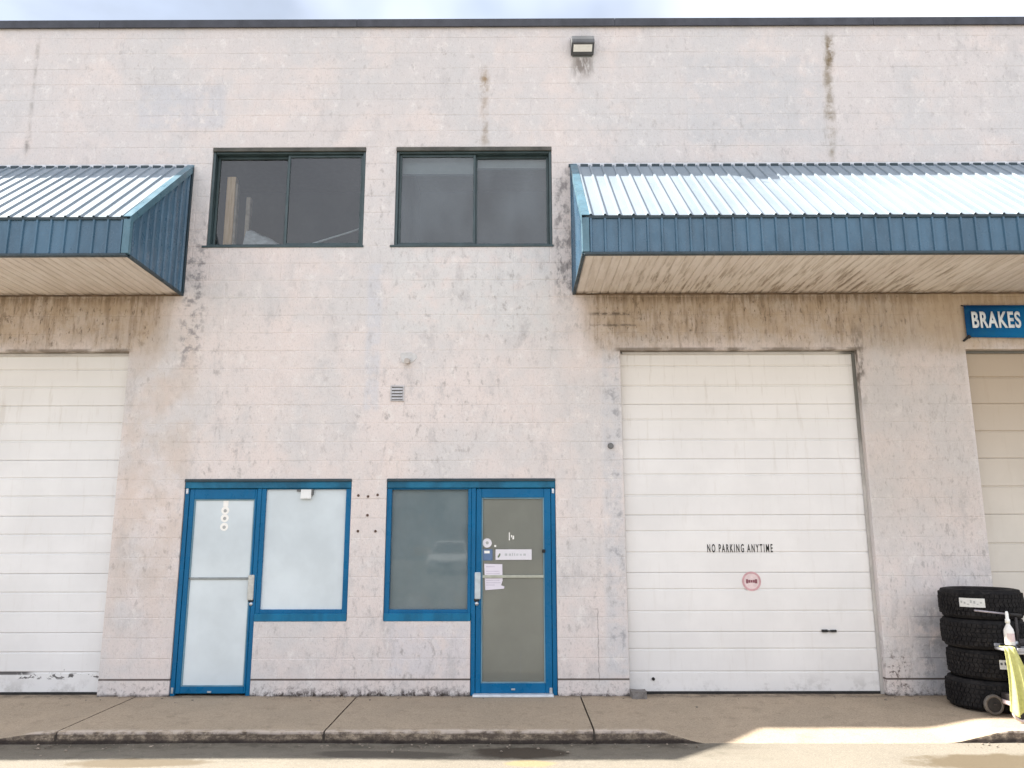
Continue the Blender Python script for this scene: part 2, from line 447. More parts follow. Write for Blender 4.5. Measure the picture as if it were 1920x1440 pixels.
def soffit_material():
    a = Mat('stained_soffit', 0.6, 0, 0.3)
    x, y, z = a.xyz()
    p = a.pos()
    c = a.mix(a.rng(a.noise(1.2, 4), 0.35, 0.65), (0.645, 0.575, 0.52), (0.70, 0.64, 0.585))
    run = a.noise(14, 4, 0.65, a.scaled(p, (1.5, 0.16, 1)))
    rightside = a.rng(x, 0.9, 1.6)
    far = a.rng(x, 4.2, 5.4, 1, 0)
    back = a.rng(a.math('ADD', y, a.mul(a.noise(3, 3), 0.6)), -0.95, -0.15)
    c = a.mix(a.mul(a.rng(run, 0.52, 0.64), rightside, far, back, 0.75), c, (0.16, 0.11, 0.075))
    c = a.mix(a.mul(a.rng(run, 0.42, 0.6), 0.35), c, (0.44, 0.37, 0.29))
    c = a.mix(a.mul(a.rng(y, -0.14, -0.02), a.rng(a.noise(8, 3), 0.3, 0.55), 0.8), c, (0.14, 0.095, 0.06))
    a.color(c)
    return a.m


M_SOFFIT = soffit_material()


def garage_material(name, base, tan=0.0, scuff=False):
    a = Mat(name, 0.5, 0, 0.35)
    x, y, z = a.xyz()
    p = a.pos()
    c = a.mix(a.rng(a.noise(1.4, 5, 0.6), 0.35, 0.65), base, tuple(v * 0.93 for v in base))
    c = a.mix(a.mul(a.rng(z, 2.2, 3.6), 0.5), c, (base[0] * 0.93, base[1] * 0.88, base[2] * 0.78))
    c = a.mix(a.mul(a.rng(a.noise(10, 4, 0.65, a.scaled(p, (1.3, 1, 0.15))), 0.54, 0.7), a.rng(z, 1.5, 3.6, 0.3, 1), 0.3), c, (0.40, 0.345, 0.27))
    if tan:
        c = a.mix(a.mul(a.rng(z, 1.3, 3.5), tan), c, (0.36, 0.27, 0.18))
    c = a.mix(a.mul(a.rng(z, 0.0, 0.25, 1, 0), a.rng(a.noise(6, 5, 0.7), 0.48, 0.66), 0.4), c, (0.25, 0.23, 0.21))
    if scuff:
        s1 = a.mul(a.band(z, 0.150, 0.205, 0.014), a.rng(a.noise(9, 5, 0.7, a.scaled(p, (1, 1, 1.6))), 0.55, 0.59))
        s2 = a.mul(a.band(z, 0.192, 0.222, 0.006), a.rng(x, -5.02, -4.90, 1, 0), a.rng(a.noise(14, 4, 0.7), 0.34, 0.46))
        s3 = a.mul(a.band(z, 0.20, 0.30, 0.03), a.band(x, -4.9, -4.3, 0.05), a.rng(a.noise(16, 4, 0.7), 0.66, 0.70))
        c = a.mix(a.mul(a.mx(s1, s2, s3), 0.9), c, (0.045, 0.04, 0.04))
    a.color(c)
    return a.m


M_GAR = garage_material('white_garage_paint', (0.76, 0.745, 0.735))
M_GARL = garage_material('scuffed_white_garage_paint', (0.75, 0.745, 0.745), scuff=True)
M_GART = garage_material('cream_garage_paint', (0.62, 0.58, 0.52), tan=0.75)


def glass_material(name, tint, haze, hazecol, ior=1.5):
    mt = bpy.data.materials.new(name)
    mt.use_nodes = True
    n, l = mt.node_tree.nodes, mt.node_tree.links
    n.remove(n['Principled BSDF'])
    out = n['Material Output']
    tr = n.new('ShaderNodeBsdfTransparent'); tr.inputs['Color'].default_value = (*tint, 1)
    gl = n.new('ShaderNodeBsdfGlossy'); gl.inputs['Roughness'].default_value = 0.03
    df = n.new('ShaderNodeBsdfDiffuse'); df.inputs['Color'].default_value = (*hazecol, 1)  # diffuse layer paints a pale haze over the glass
    fr = n.new('ShaderNodeFresnel'); fr.inputs['IOR'].default_value = ior
    geo = n.new('ShaderNodeNewGeometry')
    mp = n.new('ShaderNodeMapping'); mp.inputs['Scale'].default_value = (1.2, 1, 0.7)
    no = n.new('ShaderNodeTexNoise'); no.inputs['Scale'].default_value = 2.3; no.inputs['Detail'].default_value = 5
    mr = n.new('ShaderNodeMapRange')
    for k, v in zip(('From Min', 'From Max', 'To Min', 'To Max'), (0.3, 0.7, haze * 0.55, haze * 1.45)):
        mr.inputs[k].default_value = v
    l.new(geo.outputs['Position'], mp.inputs['Vector']); l.new(mp.outputs[0], no.inputs['Vector'])
    l.new(no.outputs['Fac'], mr.inputs['Value'])
    m1 = n.new('ShaderNodeMixShader'); m2 = n.new('ShaderNodeMixShader')
    l.new(mr.outputs[0], m1.inputs[0]); l.new(tr.outputs[0], m1.inputs[1]); l.new(df.outputs[0], m1.inputs[2])
    l.new(fr.outputs[0], m2.inputs[0]); l.new(m1.outputs[0], m2.inputs[1]); l.new(gl.outputs[0], m2.inputs[2])
    l.new(m2.outputs[0], out.inputs['Surface'])
    return mt


M_GLASS = glass_material('window_glass', (0.86, 0.90, 0.91), 0.03, (0.40, 0.44, 0.46), 1.75)
M_GLASS2 = glass_material('hazy_window_glass', (0.72, 0.78, 0.80), 0.15, (0.30, 0.36, 0.40), 1.75)
M_GLASSREFL = glass_material('reflective_glass', (0.92, 0.95, 0.95), 0.16, (0.42, 0.46, 0.48), 1.5)
M_GLASSCLEAR = glass_material('clear_glass', (0.93, 0.95, 0.95), 0.03, (0.5, 0.52, 0.54))

# ------------------------------------------------------------------ mesh helpers
def finish(name, bm, mat, parent=None, smooth=False, loc=None):
    me = bpy.data.meshes.new(name)
    bmesh.ops.recalc_face_normals(bm, faces=bm.faces[:])
    bm.normal_update()
    if name == 'pane':                                   # single sheets of glass face the street
        for f in bm.faces:
            if len(bm.faces) == 1 and f.normal.y > 0:
                f.normal_flip()
    bm.to_mesh(me)
    bm.free()
    if smooth:
        me.polygons.foreach_set('use_smooth', [True] * len(me.polygons))
    for k in (mat if isinstance(mat, (list, tuple)) else [mat]):
        me.materials.append(k)
    o = bpy.data.objects.new(name, me)
    COL.objects.link(o)
    if parent is not None:
        o.parent = parent
    if loc is not None:
        o.location = loc
    return o


def tag(o, label=None, cat=None, group=None, kind=None):
    for k, v in (('label', label), ('category', cat), ('group', group), ('kind', kind)):
        if v:
            o[k] = v
    return o


def empty(name, loc=(0, 0, 0), rot=(0, 0, 0)):
    o = bpy.data.objects.new(name, None)
    o.location = loc
    o.rotation_euler = rot
    o.empty_display_size = 0.2
    COL.objects.link(o)
    return o


def box(bm, x0, x1, y0, y1, z0, z1, bev=0.0):
    vs = [bm.verts.new((x, y, z)) for z in (z0, z1) for y in (y0, y1) for x in (x0, x1)]
    fs = []
    for q in ((0, 2, 3, 1), (4, 5, 7, 6), (0, 1, 5, 4), (2, 6, 7, 3), (0, 4, 6, 2), (1, 3, 7, 5)):
        fs.append(bm.faces.new([vs[i] for i in q]))
    if bev > 0:
        es = list({e for f in fs for e in f.edges})
        bmesh.ops.bevel(bm, geom=es, offset=bev, segments=1, affect='EDGES', profile=0.5)
    return vs


def nb():
    return bmesh.new()


def boxo(name, dims, mat, parent=None, bev=0.004):
    bm = nb()
    box(bm, *dims, bev=bev)
    return finish(name, bm, mat, parent)


def cyl(bm, p0, p1, r0, r1=None, seg=14, cap=True):
    r1 = r0 if r1 is None else r1
    p0, p1 = Vector(p0), Vector(p1)
    d = (p1 - p0).normalized()
    u = d.orthogonal().normalized()
    v = d.cross(u)
    a = [bm.verts.new(p0 + (u * math.cos(t) + v * math.sin(t)) * r0) for t in (2 * math.pi * i / seg for i in range(seg))]
    b = [bm.verts.new(p1 + (u * math.cos(t) + v * math.sin(t)) * r1) for t in (2 * math.pi * i / seg for i in range(seg))]
    for i in range(seg):
        j = (i + 1) % seg
        bm.faces.new((a[i], a[j], b[j], b[i]))
    if cap:
        bm.faces.new(a[::-1]); bm.faces.new(b)


def lathe(bm, prof, seg=48, axis_loc=(0, 0, 0), closed=True):
    """Revolve (r, z) points about z."""
    ox, oy, oz = axis_loc
    rings = []
    for i in range(seg):
        t = 2 * math.pi * i / seg
        rings.append([bm.verts.new((ox + r * math.cos(t), oy + r * math.sin(t), oz + z)) for r, z in prof])
    n = len(prof)
    for i in range(seg):
        A, B = rings[i], rings[(i + 1) % seg]
        for k in range(n if closed else n - 1):
            q = (k + 1) % n
            bm.faces.new((A[k], B[k], B[q], A[q]))


def extrude_x(bm, prof, x0, x1, cap=True):
    """prof: closed list of (y, z)."""
    a = [bm.verts.new((x0, y, z)) for y, z in prof]
    b = [bm.verts.new((x1, y, z)) for y, z in prof]
    n = len(prof)
    for i in range(n):
        j = (i + 1) % n
        bm.faces.new((a[i], a[j], b[j], b[i]))
    if cap:
        bm.faces.new(a[::-1]); bm.faces.new(b)


def strip_x(bm, prof, x0, x1):
    a = [bm.verts.new((x0, y, z)) for y, z in prof]
    b = [bm.verts.new((x1, y, z)) for y, z in prof]
    for i in range(len(prof) - 1):
        bm.faces.new((a[i], a[i + 1], b[i + 1], b[i]))


def text_obj(name, body, mat, parent, size, width, x, y, z, bold=0.0, depth=0.002, shear=0.0, space=1.0):
    """Lettering as a mesh standing on the wall plane, facing -Y, fitted to a width."""
    cu = bpy.data.curves.new(name, 'FONT')
    cu.body = body
    cu.size = 1.0
    cu.offset = bold
    cu.extrude = 0.0
    cu.space_character = space
    cu.space_word = 0.8
    cu.shear = shear
    tmp = bpy.data.objects.new('lettering_source', cu)
    COL.objects.link(tmp)
    bpy.context.view_layer.update()
    me = bpy.data.meshes.new_from_object(tmp.evaluated_get(bpy.context.evaluated_depsgraph_get()))
    bpy.data.objects.remove(tmp)
    bpy.data.curves.remove(cu)
    xs = [v.co.x for v in me.vertices]; ys = [v.co.y for v in me.vertices]
    w, h = max(xs) - min(xs), max(ys) - min(ys)
    x_min, y_min = min(xs), min(ys)
    bm = nb()
    bm.from_mesh(me)
    bpy.data.meshes.remove(me)
    for v in bm.verts:
        px, pz = (v.co.x - x_min) / w * width, (v.co.y - y_min) / h * size
        v.co = Vector((x + px, y, z + pz))
    r = bmesh.ops.extrude_face_region(bm, geom=bm.faces[:])
    for g in r['geom']:
        if isinstance(g, bmesh.types.BMVert):
            g.co.y -= depth
    return finish(name, bm, mat, parent)


# ------------------------------------------------------------------ ground
def smooth(a, b, t):
    t = max(0.0, min(1.0, (t - a) / (b - a)))
    return t * t * (3 - 2 * t)


bm = nb()
def ground_z(x, y):
    return -0.105 + 0.012 * mnoise.noise((x * 0.5, y * 0.5, 0.3)) * smooth(8, 2, abs(y + 3)) 
xs = [-400, -120, -40, -14] + [-10 + 0.5 * i for i in range(41)] + [14, 40, 120, 400]
ys = [-400, -120, -40, -20] + [-12 + 0.5 * i for i in range(24)] + [0.0, 12, 40, 400]
grid = [[bm.verts.new((x, y, ground_z(x, y) if y < 0.5 and abs(x) < 12 and y > -14 else -0.105)) for x in xs] for y in ys]
for j in range(len(ys) - 1):
    for i in range(len(xs) - 1):
        bm.faces.new((grid[j][i], grid[j][i + 1], grid[j + 1][i + 1], grid[j + 1][i]))
road = tag(finish('road', bm, M_ROAD, smooth=True), 'pale sunlit pavement in front of the building with dark brown patches', kind='structure')


def drive(x):
    """How far the walk is dropped for a driveway at x, 0..1."""
    return smooth(1.12, 1.62, x) * smooth(4.15, 3.55, x) + smooth(-3.75, -4.75, x) + smooth(6.0, 6.5, x)


def walk_z(x, y):
    t = min(1.0, max(0.0, -y / 1.42))
    z = -0.096 * drive(x) * smooth(0.05, 1.0, t) - 0.010 * t
    return z + 0.004 * mnoise.noise((x * 1.3, y * 1.3, 0))


sidewalk = tag(empty('sidewalk'), 'brown concrete sidewalk along the foot of the wall', kind='structure')
JOINTS = [-11, -8.3, -6.05, -3.80, -1.583, 0.652, 5.15, 7.4, 11]
for k in range(len(JOINTS) - 1):
    x0, x1 = JOINTS[k] + 0.007, JOINTS[k + 1] - 0.007
    bm = nb()
    nx = max(4, int((x1 - x0) / 0.06))
    nu = [0.12 - 0.12 * i / 2 for i in range(2)] + [-1.33 * i / 12 for i in range(13)]
    prof = []
    cols = []
    for i in range(nx + 1):
        x = x0 + (x1 - x0) * i / nx
        chip = 0.012 * mnoise.noise((x * 4.5, 3.1, 0.2)) + 0.012 * mnoise.noise((x * 17, 1.1, 0.2))
        edge = -1.385 + 0.014 * mnoise.noise((x * 1.1, 7.7, 0)) + chip
        col = [(x, y, walk_z(x, y)) for y in nu]
        zt = walk_z(x, -1.40)
        col += [(x, edge + 0.014, zt - 0.001), (x, edge + 0.003, zt - 0.006), (x, edge - 0.002, zt - 0.018 + 0.3 * chip),
                (x, edge - 0.006 + 0.8 * chip, zt - 0.06), (x, edge - 0.012, min(-0.10, zt - 0.09)), (x, edge - 0.010, -0.22)]
        cols.append([bm.verts.new(q) for q in col])
    n = len(cols[0])
    for i in range(nx):
        for j in range(n - 1):
            bm.faces.new((cols[i][j], cols[i + 1][j], cols[i + 1][j + 1], cols[i][j + 1]))
    # side faces of the joint
    for cl in (cols[0], cols[-1]):
        low = [bm.verts.new((v.co.x, v.co.y, -0.22)) for v in cl]
        for j in range(n - 1):
            try:
                bm.faces.new((cl[j], cl[j + 1], low[j + 1], low[j]))
            except ValueError:
                pass
    finish('slab', bm, M_WALK, sidewalk, smooth=False)
# soil packed in the joints
bm = nb()
for xj in JOINTS[1:-1]:
    box(bm, xj - 0.01, xj + 0.01, -1.40, 0.0, -0.2, walk_z(xj, -0.7) - 0.030)
finish('joint_soil', bm, simple('joint_dirt', (0.05, 0.04, 0.032), 0.95), sidewalk)

# ------------------------------------------------------------------ the building
building = tag(empty('warehouse_building'), 'pale pink painted block industrial building with blue framed entrances and white garage doors', 'building')
X0, X1 = -11.0, 11.0
PAR = 7.50
OPEN = {
    'garage_a': (-7.6, -4.20, -0.30, 3.56),
    'garage_b': (1.150, 3.730, -0.30, 3.56),
    'garage_c': (4.905, 8.3, -0.30, 3.56),
    'shop_a': (-3.480, -2.665, -0.30, 2.165), 'shop_a2': (-2.665, -1.717, 0.728, 2.165),
    'shop_b': (-1.348, -0.455, 0.728, 2.165), 'shop_b2': (-0.455, 0.430, -0.30, 2.165),
    'upper_a': (-3.450, -1.694, 4.762, 5.945),
    'upper_b': (-1.345, 0.432, 4.762, 5.945),
}
HOLES = list(OPEN.values())


def subtract(rects, h):
    out = []
    for (a, b, c, d) in rects:
        ha, hb, hc, hd = h
        if hb <= a or ha >= b or hd <= c or hc >= d:
            out.append((a, b, c, d)); continue
        if ha > a: out.append((a, ha, c, d))
        if hb < b: out.append((hb, b, c, d))
        m0, m1 = max(a, ha), min(b, hb)
        if hc > c: out.append((m0, m1, c, hc))
        if hd < d: out.append((m0, m1, hd, d))
    return out


# solid core of the wall: one box per cell of the grid the openings make
def wall_core():
    xs = sorted({X0, X1} | {v for h in HOLES for v in h[:2]})
    zs = sorted({-0.3, PAR} | {v for h in HOLES for v in h[2:]})
    def solid(i, j):
        if i < 0 or j < 0 or i >= len(xs) - 1 or j >= len(zs) - 1:
            return False
        cx, cz = (xs[i] + xs[i + 1]) / 2, (zs[j] + zs[j + 1]) / 2
        return not any(a < cx < b and c < cz < d for a, b, c, d in HOLES)
    bm = nb()
    yf, yb = 0.0, 0.2
    def q(*p): bm.faces.new([bm.verts.new(v) for v in p])
    for i in range(len(xs) - 1):
        for j in range(len(zs) - 1):
            if not solid(i, j):
                continue
            a, b, c, d = xs[i], xs[i + 1], zs[j], zs[j + 1]
            q((a, yf, c), (b, yf, c), (b, yf, d), (a, yf, d))
            q((a, yb, c), (a, yb, d), (b, yb, d), (b, yb, c))
            if not solid(i - 1, j): q((a, yf, c), (a, yf, d), (a, yb, d), (a, yb, c))
            if not solid(i + 1, j): q((b, yf, c), (b, yb, c), (b, yb, d), (b, yf, d))
            if not solid(i, j - 1): q((a, yf, c), (a, yb, c), (b, yb, c), (b, yf, c))
            if not solid(i, j + 1): q((a, yf, d), (b, yf, d), (b, yb, d), (a, yb, d))
    bmesh.ops.remove_doubles(bm, verts=bm.verts[:], dist=1e-5)
    return finish('wall', bm, M_WALL, building)


wall_core()

# concrete blocks laid in running bond, painted over: the faces stand a little proud of their joints
cells = []
k = 0
z = -0.04
while z < PAR - 0.02:
    off = 0.2 if k % 2 else 0.0
    x = X0 - off
    while x < X1:
        rs = [(max(x, X0), min(x + 0.4, X1), max(z, -0.04), min(z + 0.2, PAR))]
        if rs[0][1] - rs[0][0] > 0.02:
            for h in HOLES:
                rs = subtract(rs, h)
            for r in rs:
                if r[1] - r[0] > 0.025 and r[3] - r[2] > 0.02:
                    cells.append(r)
        x += 0.4
    z += 0.2
    k += 1


def block_mesh(bm, r, proud):
    a, b, c, d = r
    g, e = 0.0020, 0.0060
    t = [random.uniform(-0.0007, 0.0007) for _ in range(4)]
    outer = [bm.verts.new(v) for v in ((a + g, 0.001, c + g), (b - g, 0.001, c + g), (b - g, 0.001, d - g), (a + g, 0.001, d - g))]
    inner = [bm.verts.new(v) for v in ((a + g + e, -proud + t[0], c + g + e), (b - g - e, -proud + t[1], c + g + e),
                                       (b - g - e, -proud + t[2], d - g - e), (a + g + e, -proud + t[3], d - g - e))]
    for i in range(4):
        j = (i + 1) % 4
        bm.faces.new((outer[i], outer[j], inner[j], inner[i]))
    bm.faces.new(inner)


def cell_view(r):
    """distance measure of a block to the viewer; very large when it is out of the picture or behind a canopy."""
    cx, cz = (r[0] + r[1]) / 2, (r[2] + r[3]) / 2
    d = math.hypot(cx, CAM_D, cz - CAM_H)
    if abs(cx) > 5.7 or cz < -0.02:
        return 99
    if 4.3 < cz < 5.7 and (cx < -3.7 or cx > 0.65):
        return 99
    small = (r[1] - r[0]) * (r[3] - r[2])
    return d + (0.0 if small > 0.035 else 2.0 * (0.04 - small) / 0.04 + 1.0)


cells.sort(key=cell_view)
for r in cells[:296]:
    bm = nb()
    block_mesh(bm, r, 0.0021 + random.uniform(-0.0006, 0.0006))
    finish('block', bm, M_WALL, building)
bm = nb()
for r in cells[296:]:
    block_mesh(bm, r, 0.0021 + random.uniform(-0.0006, 0.0006))
tag(finish('wall_blocks', bm, M_WALL, building), kind='stuff')

# coping along the top, in lapped lengths
cx_ = X0
while cx_ < X1:
    ln = 3.05
    bm = nb()
    extrude_x(bm, [(-0.035, PAR - 0.012), (-0.035, PAR + 0.085), (0.26, PAR + 0.10), (0.26, PAR - 0.012), (0.245, PAR - 0.012), (0.245, PAR + 0.08), (-0.02, PAR + 0.066), (-0.02, PAR - 0.012)], cx_, min(cx_ + ln - 0.004, X1))
    finish('roof_coping', bm, M_COPING, building)
    cx_ += ln
# flat roof, end walls, back wall, upper floor: the closed body behind the facade
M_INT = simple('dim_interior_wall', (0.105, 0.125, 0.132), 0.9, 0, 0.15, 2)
M_TAR = simple('roof_membrane', (0.08, 0.08, 0.08), 0.9)
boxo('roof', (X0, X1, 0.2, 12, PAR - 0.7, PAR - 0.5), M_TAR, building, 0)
boxo('end_wall', (X0, X0 + 0.2, 0.2, 12, -0.3, PAR - 0.7), M_WALL, building, 0)
boxo('end_wall', (X1 - 0.2, X1, 0.2, 12, -0.3, PAR - 0.7), M_WALL, building, 0)
boxo('back_wall', (X0, X1, 12.001, 12.2, -0.3, PAR), M_WALL, building, 0)
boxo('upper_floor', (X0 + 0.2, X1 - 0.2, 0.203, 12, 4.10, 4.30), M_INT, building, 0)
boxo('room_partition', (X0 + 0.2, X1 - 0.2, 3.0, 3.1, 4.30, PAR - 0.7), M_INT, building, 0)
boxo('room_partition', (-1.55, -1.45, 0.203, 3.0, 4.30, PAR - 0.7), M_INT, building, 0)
boxo('ground_floor', (X0 + 0.2, X1 - 0.2, 0.02, 12, -0.25, -0.002), simple('floor_concrete', (0.2, 0.19, 0.17), 0.8), building, 0)

# anchor holes where an old sign was fixed between the two entrances
M_HOLE = simple('anchor_hole_shade', (0.10, 0.06, 0.045), 0.8)  # dark plugs stand in for the shade inside the holes
for hx, hz in ((-1.643, 1.996), (-1.541, 1.985), (-1.441, 2.001), (-1.541, 1.791), (-1.635, 1.627), (-1.452, 1.626)):
    bm = nb()
    cyl(bm, (hx, 0.01, hz), (hx, -0.010, hz), 0.018, 0.012, 9)
    finish('anchor_hole', bm, M_HOLE, building)
bm = nb()
cyl(bm, (1.022, 0.01, 2.513), (1.022, -0.03, 2.513), 0.035, 0.028, 14)
finish('pipe_cap', bm, simple('dull_grey_plastic', (0.14, 0.14, 0.14), 0.5), building)


# ---- garage doors
SECT = [0.008 + 0.5935 * i for i in range(7)]
def garage_door(x0, x1, mat, ribs, label, seal_mat):
    bm = nb()
    # frame strips at jambs and head
    box(bm, x0, x0 + 0.014, 0.075, 0.095, 0.0, 3.555)
    box(bm, x1 - 0.03, x1, 0.075, 0.095, 0.0, 3.555)
    box(bm, x0 + 0.031, x1 - 0.031, 0.075, 0.095, 3.53, 3.555)
    d = finish('garage_door', bm, M_WEATHER, building)
    d['label'] = label
    a, b = x0 + 0.005, x1 - 0.005
    for i in range(6):
        z0, z1 = SECT[i] + 0.0012, min(SECT[i + 1] - 0.0012, 3.55)
        y = 0.1
        prof = [(y + 0.03, z0), (y + 0.005, z0), (y, z0 + 0.008)]
        for gz in ribs:
            zc = z0 + gz
            prof += [(y, zc - 0.012), (y + 0.011, zc - 0.004), (y + 0.011, zc + 0.004), (y + 0.001, zc + 0.012)]
        prof += [(y, z1 - 0.009), (y + 0.005, z1), (y + 0.03, z1)]
        bm = nb()
        strip_x(bm, prof, a, b)
        finish('panel', bm, mat, d)
    boxo('backing', (a, b, 0.135, 0.15, 0.0, 3.555), mat, d, 0)
    boxo('bottom_seal', (a, b, 0.092, 0.128, -0.02, 0.026), seal_mat, d, 0.004)
    return d


M_WEATHER = Mat('grey_weather_strip', 0.7)
_x, _y, _z = M_WEATHER.xyz()
_c = M_WEATHER.mix(M_WEATHER.rng(M_WEATHER.noise(6, 4), 0.35, 0.65), (0.50, 0.48, 0.455), (0.60, 0.575, 0.545))
_c = M_WEATHER.mix(M_WEATHER.mul(M_WEATHER.rng(M_WEATHER.math('ADD', _z, M_WEATHER.noise(5, 4)), 2.4, 3.5), M_WEATHER.rng(_x, 3.5, 3.65), 0.9), _c, (0.10, 0.10, 0.085))
M_WEATHER.color(M_WEATHER.mix(M_WEATHER.mul(M_WEATHER.rng(_x, 3.5, 3.65), 0.22), _c, (0.16, 0.155, 0.14)))
M_WEATHER = M_WEATHER.m
g1 = garage_door(-7.6, -4.20, M_GARL, (0.205, 0.40), 'white ribbed garage door with black scuffs along its bottom section', M_BLACK)
g2 = garage_door(1.150, 3.730, M_GAR, (0.205, 0.425), 'white ribbed garage door marked NO PARKING ANYTIME', M_BLACK)
g3 = garage_door(4.905, 8.3, M_GART, (0.29,), 'cream garage door partly hidden behind the tyres', M_BLACK)
M_INK = simple('black_stencil_paint', (0.02, 0.02, 0.02), 0.7)
text_obj('lettering', 'NO PARKING ANYTIME', M_INK, g2, 0.085, 0.685, 2.019, 0.0985, 1.402, 0.016, 0.001, 0.0, 1.45)
# round red and white sticker
bm = nb(); cyl(bm, (2.462, 0.099, 1.107), (2.462, 0.097, 1.107), 0.10, seg=40)
stk = finish('sticker', bm, simple('faded_pink_print', (0.68, 0.55, 0.55), 0.5), g2)
def flat_ring(name, cx, cz, r0, r1, y, mat, parent, seg=40):
    bm = nb()
    a = [bm.verts.new((cx + r0 * math.cos(t), y, cz + r0 * math.sin(t))) for t in (2 * math.pi * i / seg for i in range(seg))]
    b = [bm.verts.new((cx + r1 * math.cos(t), y, cz + r1 * math.sin(t))) for t in (2 * math.pi * i / seg for i in range(seg))]
    for i in range(seg):
        j = (i + 1) % seg
        bm.faces.new((a[i], b[i], b[j], a[j]))
    return finish(name, bm, mat, parent)
M_RED = simple('faded_red_print', (0.56, 0.33, 0.35), 0.5)
flat_ring('sticker_ring', 2.462, 1.107, 0.078, 0.097, 0.0962, M_RED, g2)
bm = nb()
for i, (w, h) in enumerate(((0.022, 0.042), (0.02, 0.03), (0.02, 0.026), (0.02, 0.03), (0.024, 0.042))):
    cx = 2.415 + i * 0.0235
    box(bm, cx - w / 2, cx + w / 2, 0.0955, 0.0962, 1.107 - h / 2, 1.107 + h / 2)
finish('sticker_print', bm, simple('maroon_print', (0.22, 0.08, 0.10), 0.6), g2)
bm = nb()
box(bm, 3.15, 3.21, 0.075, 0.1, 0.60, 0.625, 0.004)
box(bm, 3.24, 3.30, 0.075, 0.1, 0.60, 0.622, 0.004)
box(bm, 3.20, 3.25, 0.085, 0.1, 0.606, 0.616, 0.002)
finish('handle', bm, M_BLACK, g2)
bm = nb(); cyl(bm, (1.405, 0.1, 0.145), (1.405, 0.085, 0.145), 0.016, seg=12)
finish('pull_knob', bm, M_BLACK, g2)

# ---- upper sliding windows
def upper_window(x0, x1, split, recess_left, glass, label):
    z0, z1 = 4.762, 5.945
    bm = nb()
    f = 0.032
    yo, yi = 0.012, 0.13
    box(bm, x0 + 0.002, x0 + f, yo, yi, z0 + 0.002, z1 - 0.002, 0.003)
    box(bm, x1 - f, x1 - 0.002, yo, yi, z0 + 0.002, z1 - 0.002, 0.003)
    box(bm, x0 + f + 0.001, x1 - f - 0.001, yo + 0.003, yi, z0 + 0.002, z0 + f, 0.003)
    box(bm, x0 + f + 0.001, x1 - f - 0.001, yo + 0.003, yi, z1 - 0.055, z1 - 0.002, 0.003)
    w = finish('window', bm, M_DARKTEAL, building)
    w['label'] = label
    boxo('lintel', (x0 + 0.001, x1 - 0.001, -0.012, 0.009, z1 - 0.035, z1 + 0.012), M_BRONZE, w, 0.003)
    boxo('sill', (x0 - 0.045, x1 + 0.01, -0.014, 0.03, z0 - 0.014, z0 + 0.010), M_DARKTEAL, w, 0.004)
    for k, (a, b) in enumerate(((x0 + f, split), (split, x1 - f))):
        rec = (k == 0) == recess_left
        y = 0.085 if rec else 0.045
        s = 0.026
        zt = z1 - 0.058
        a2, b2 = a + 0.002 - (0.012 if k == 1 and not rec else 0), b - 0.002 + (0.012 if k == 0 and not rec else 0)
        bm = nb()
        box(bm, a2, a2 + s, y, y + 0.03, z0 + f + 0.002, zt, 0.002)
        box(bm, b2 - s, b2, y, y + 0.03, z0 + f + 0.002, zt, 0.002)
        box(bm, a2 + s + 0.0005, b2 - s - 0.0005, y + 0.001, y + 0.029, z0 + f + 0.002, z0 + f + s, 0.002)
        box(bm, a2 + s + 0.0005, b2 - s - 0.0005, y + 0.001, y + 0.029, zt - s, zt, 0.002)
        sash = finish('sash', bm, M_DARKTEAL, w)
        bm = nb()
        bm.faces.new([bm.verts.new(v) for v in ((a2 + 0.01, y + 0.015, z0 + f + 0.01), (b2 - 0.01, y + 0.015, z0 + f + 0.01), (b2 - 0.01, y + 0.015, zt - 0.01), (a2 + 0.01, y + 0.015, zt - 0.01))])
        finish('pane', bm, glass, w)
    return w


M_BRONZE = metal_paint('weathered_bronze_lintel', (0.085, 0.082, 0.068), 0.6, 0.5, streak=False)
upper_window(-3.450, -1.694, -2.585, True, M_GLASS, 'dark upper sliding window with wooden posts showing inside')
uw2 = upper_window(-1.345, 0.432, -0.448, False, M_GLASS2, 'hazy upper sliding window beside the long blue canopy')
M_BLIND = simple('pale_roller_blind', (0.40, 0.43, 0.42), 0.8, 0, 0.06, 3)
boxo('blind', (-1.30, -0.47, 0.150, 0.156, 5.70, 5.93), M_BLIND, uw2, 0)
boxo('blind', (-0.42, 0.40, 0.152, 0.158, 5.77, 5.93), M_BLIND, uw2, 0)
boxo('blind_rail', (-1.30, -0.47, 0.142, 0.164, 5.675, 5.699), M_DARKTEAL, uw2, 0.003)
boxo('blind_rail', (-0.42, 0.40, 0.144, 0.166, 5.745, 5.769), M_DARKTEAL, uw2, 0.003)

# ---- entrances: blue storefront frames with a glazed door and a shop window each
M_FILM = simple('white_window_film', (0.80, 0.84, 0.85), 0.8, 0, 0.05, 1.5)
M_FROST = simple('white_frosted_glass', (0.60, 0.66, 0.69), 0.10, 0, 0.09, 1.1, 0.5)
M_GREYFILM = Mat('grey_window_film', 0.8)
_a = M_GREYFILM
_x, _y, _z = _a.xyz()
_c = _a.mix(_a.rng(_a.noise(1.7, 5, 0.6), 0.35, 0.68), (0.205, 0.28, 0.31), (0.285, 0.355, 0.38))
_c = _a.mix(_a.mul(_a.rng(_a.noise(2.4, 4, 0.6, _a.scaled(_a.pos(), (1, 1, 1), (3.3, 0, 0.6))), 0.55, 0.7), 0.6), _c, (0.27, 0.31, 0.31))
_a.color(_c)
M_GREYFILM = _a.m
M_BROWNPAPER = simple('grey_brown_backing_paper', (0.39, 0.385, 0.34), 0.85, 0, 0.08, 1.2)
M_WHITE = simple('white_paper', (0.68, 0.66, 0.70), 0.8, 0, 0.03, 20)
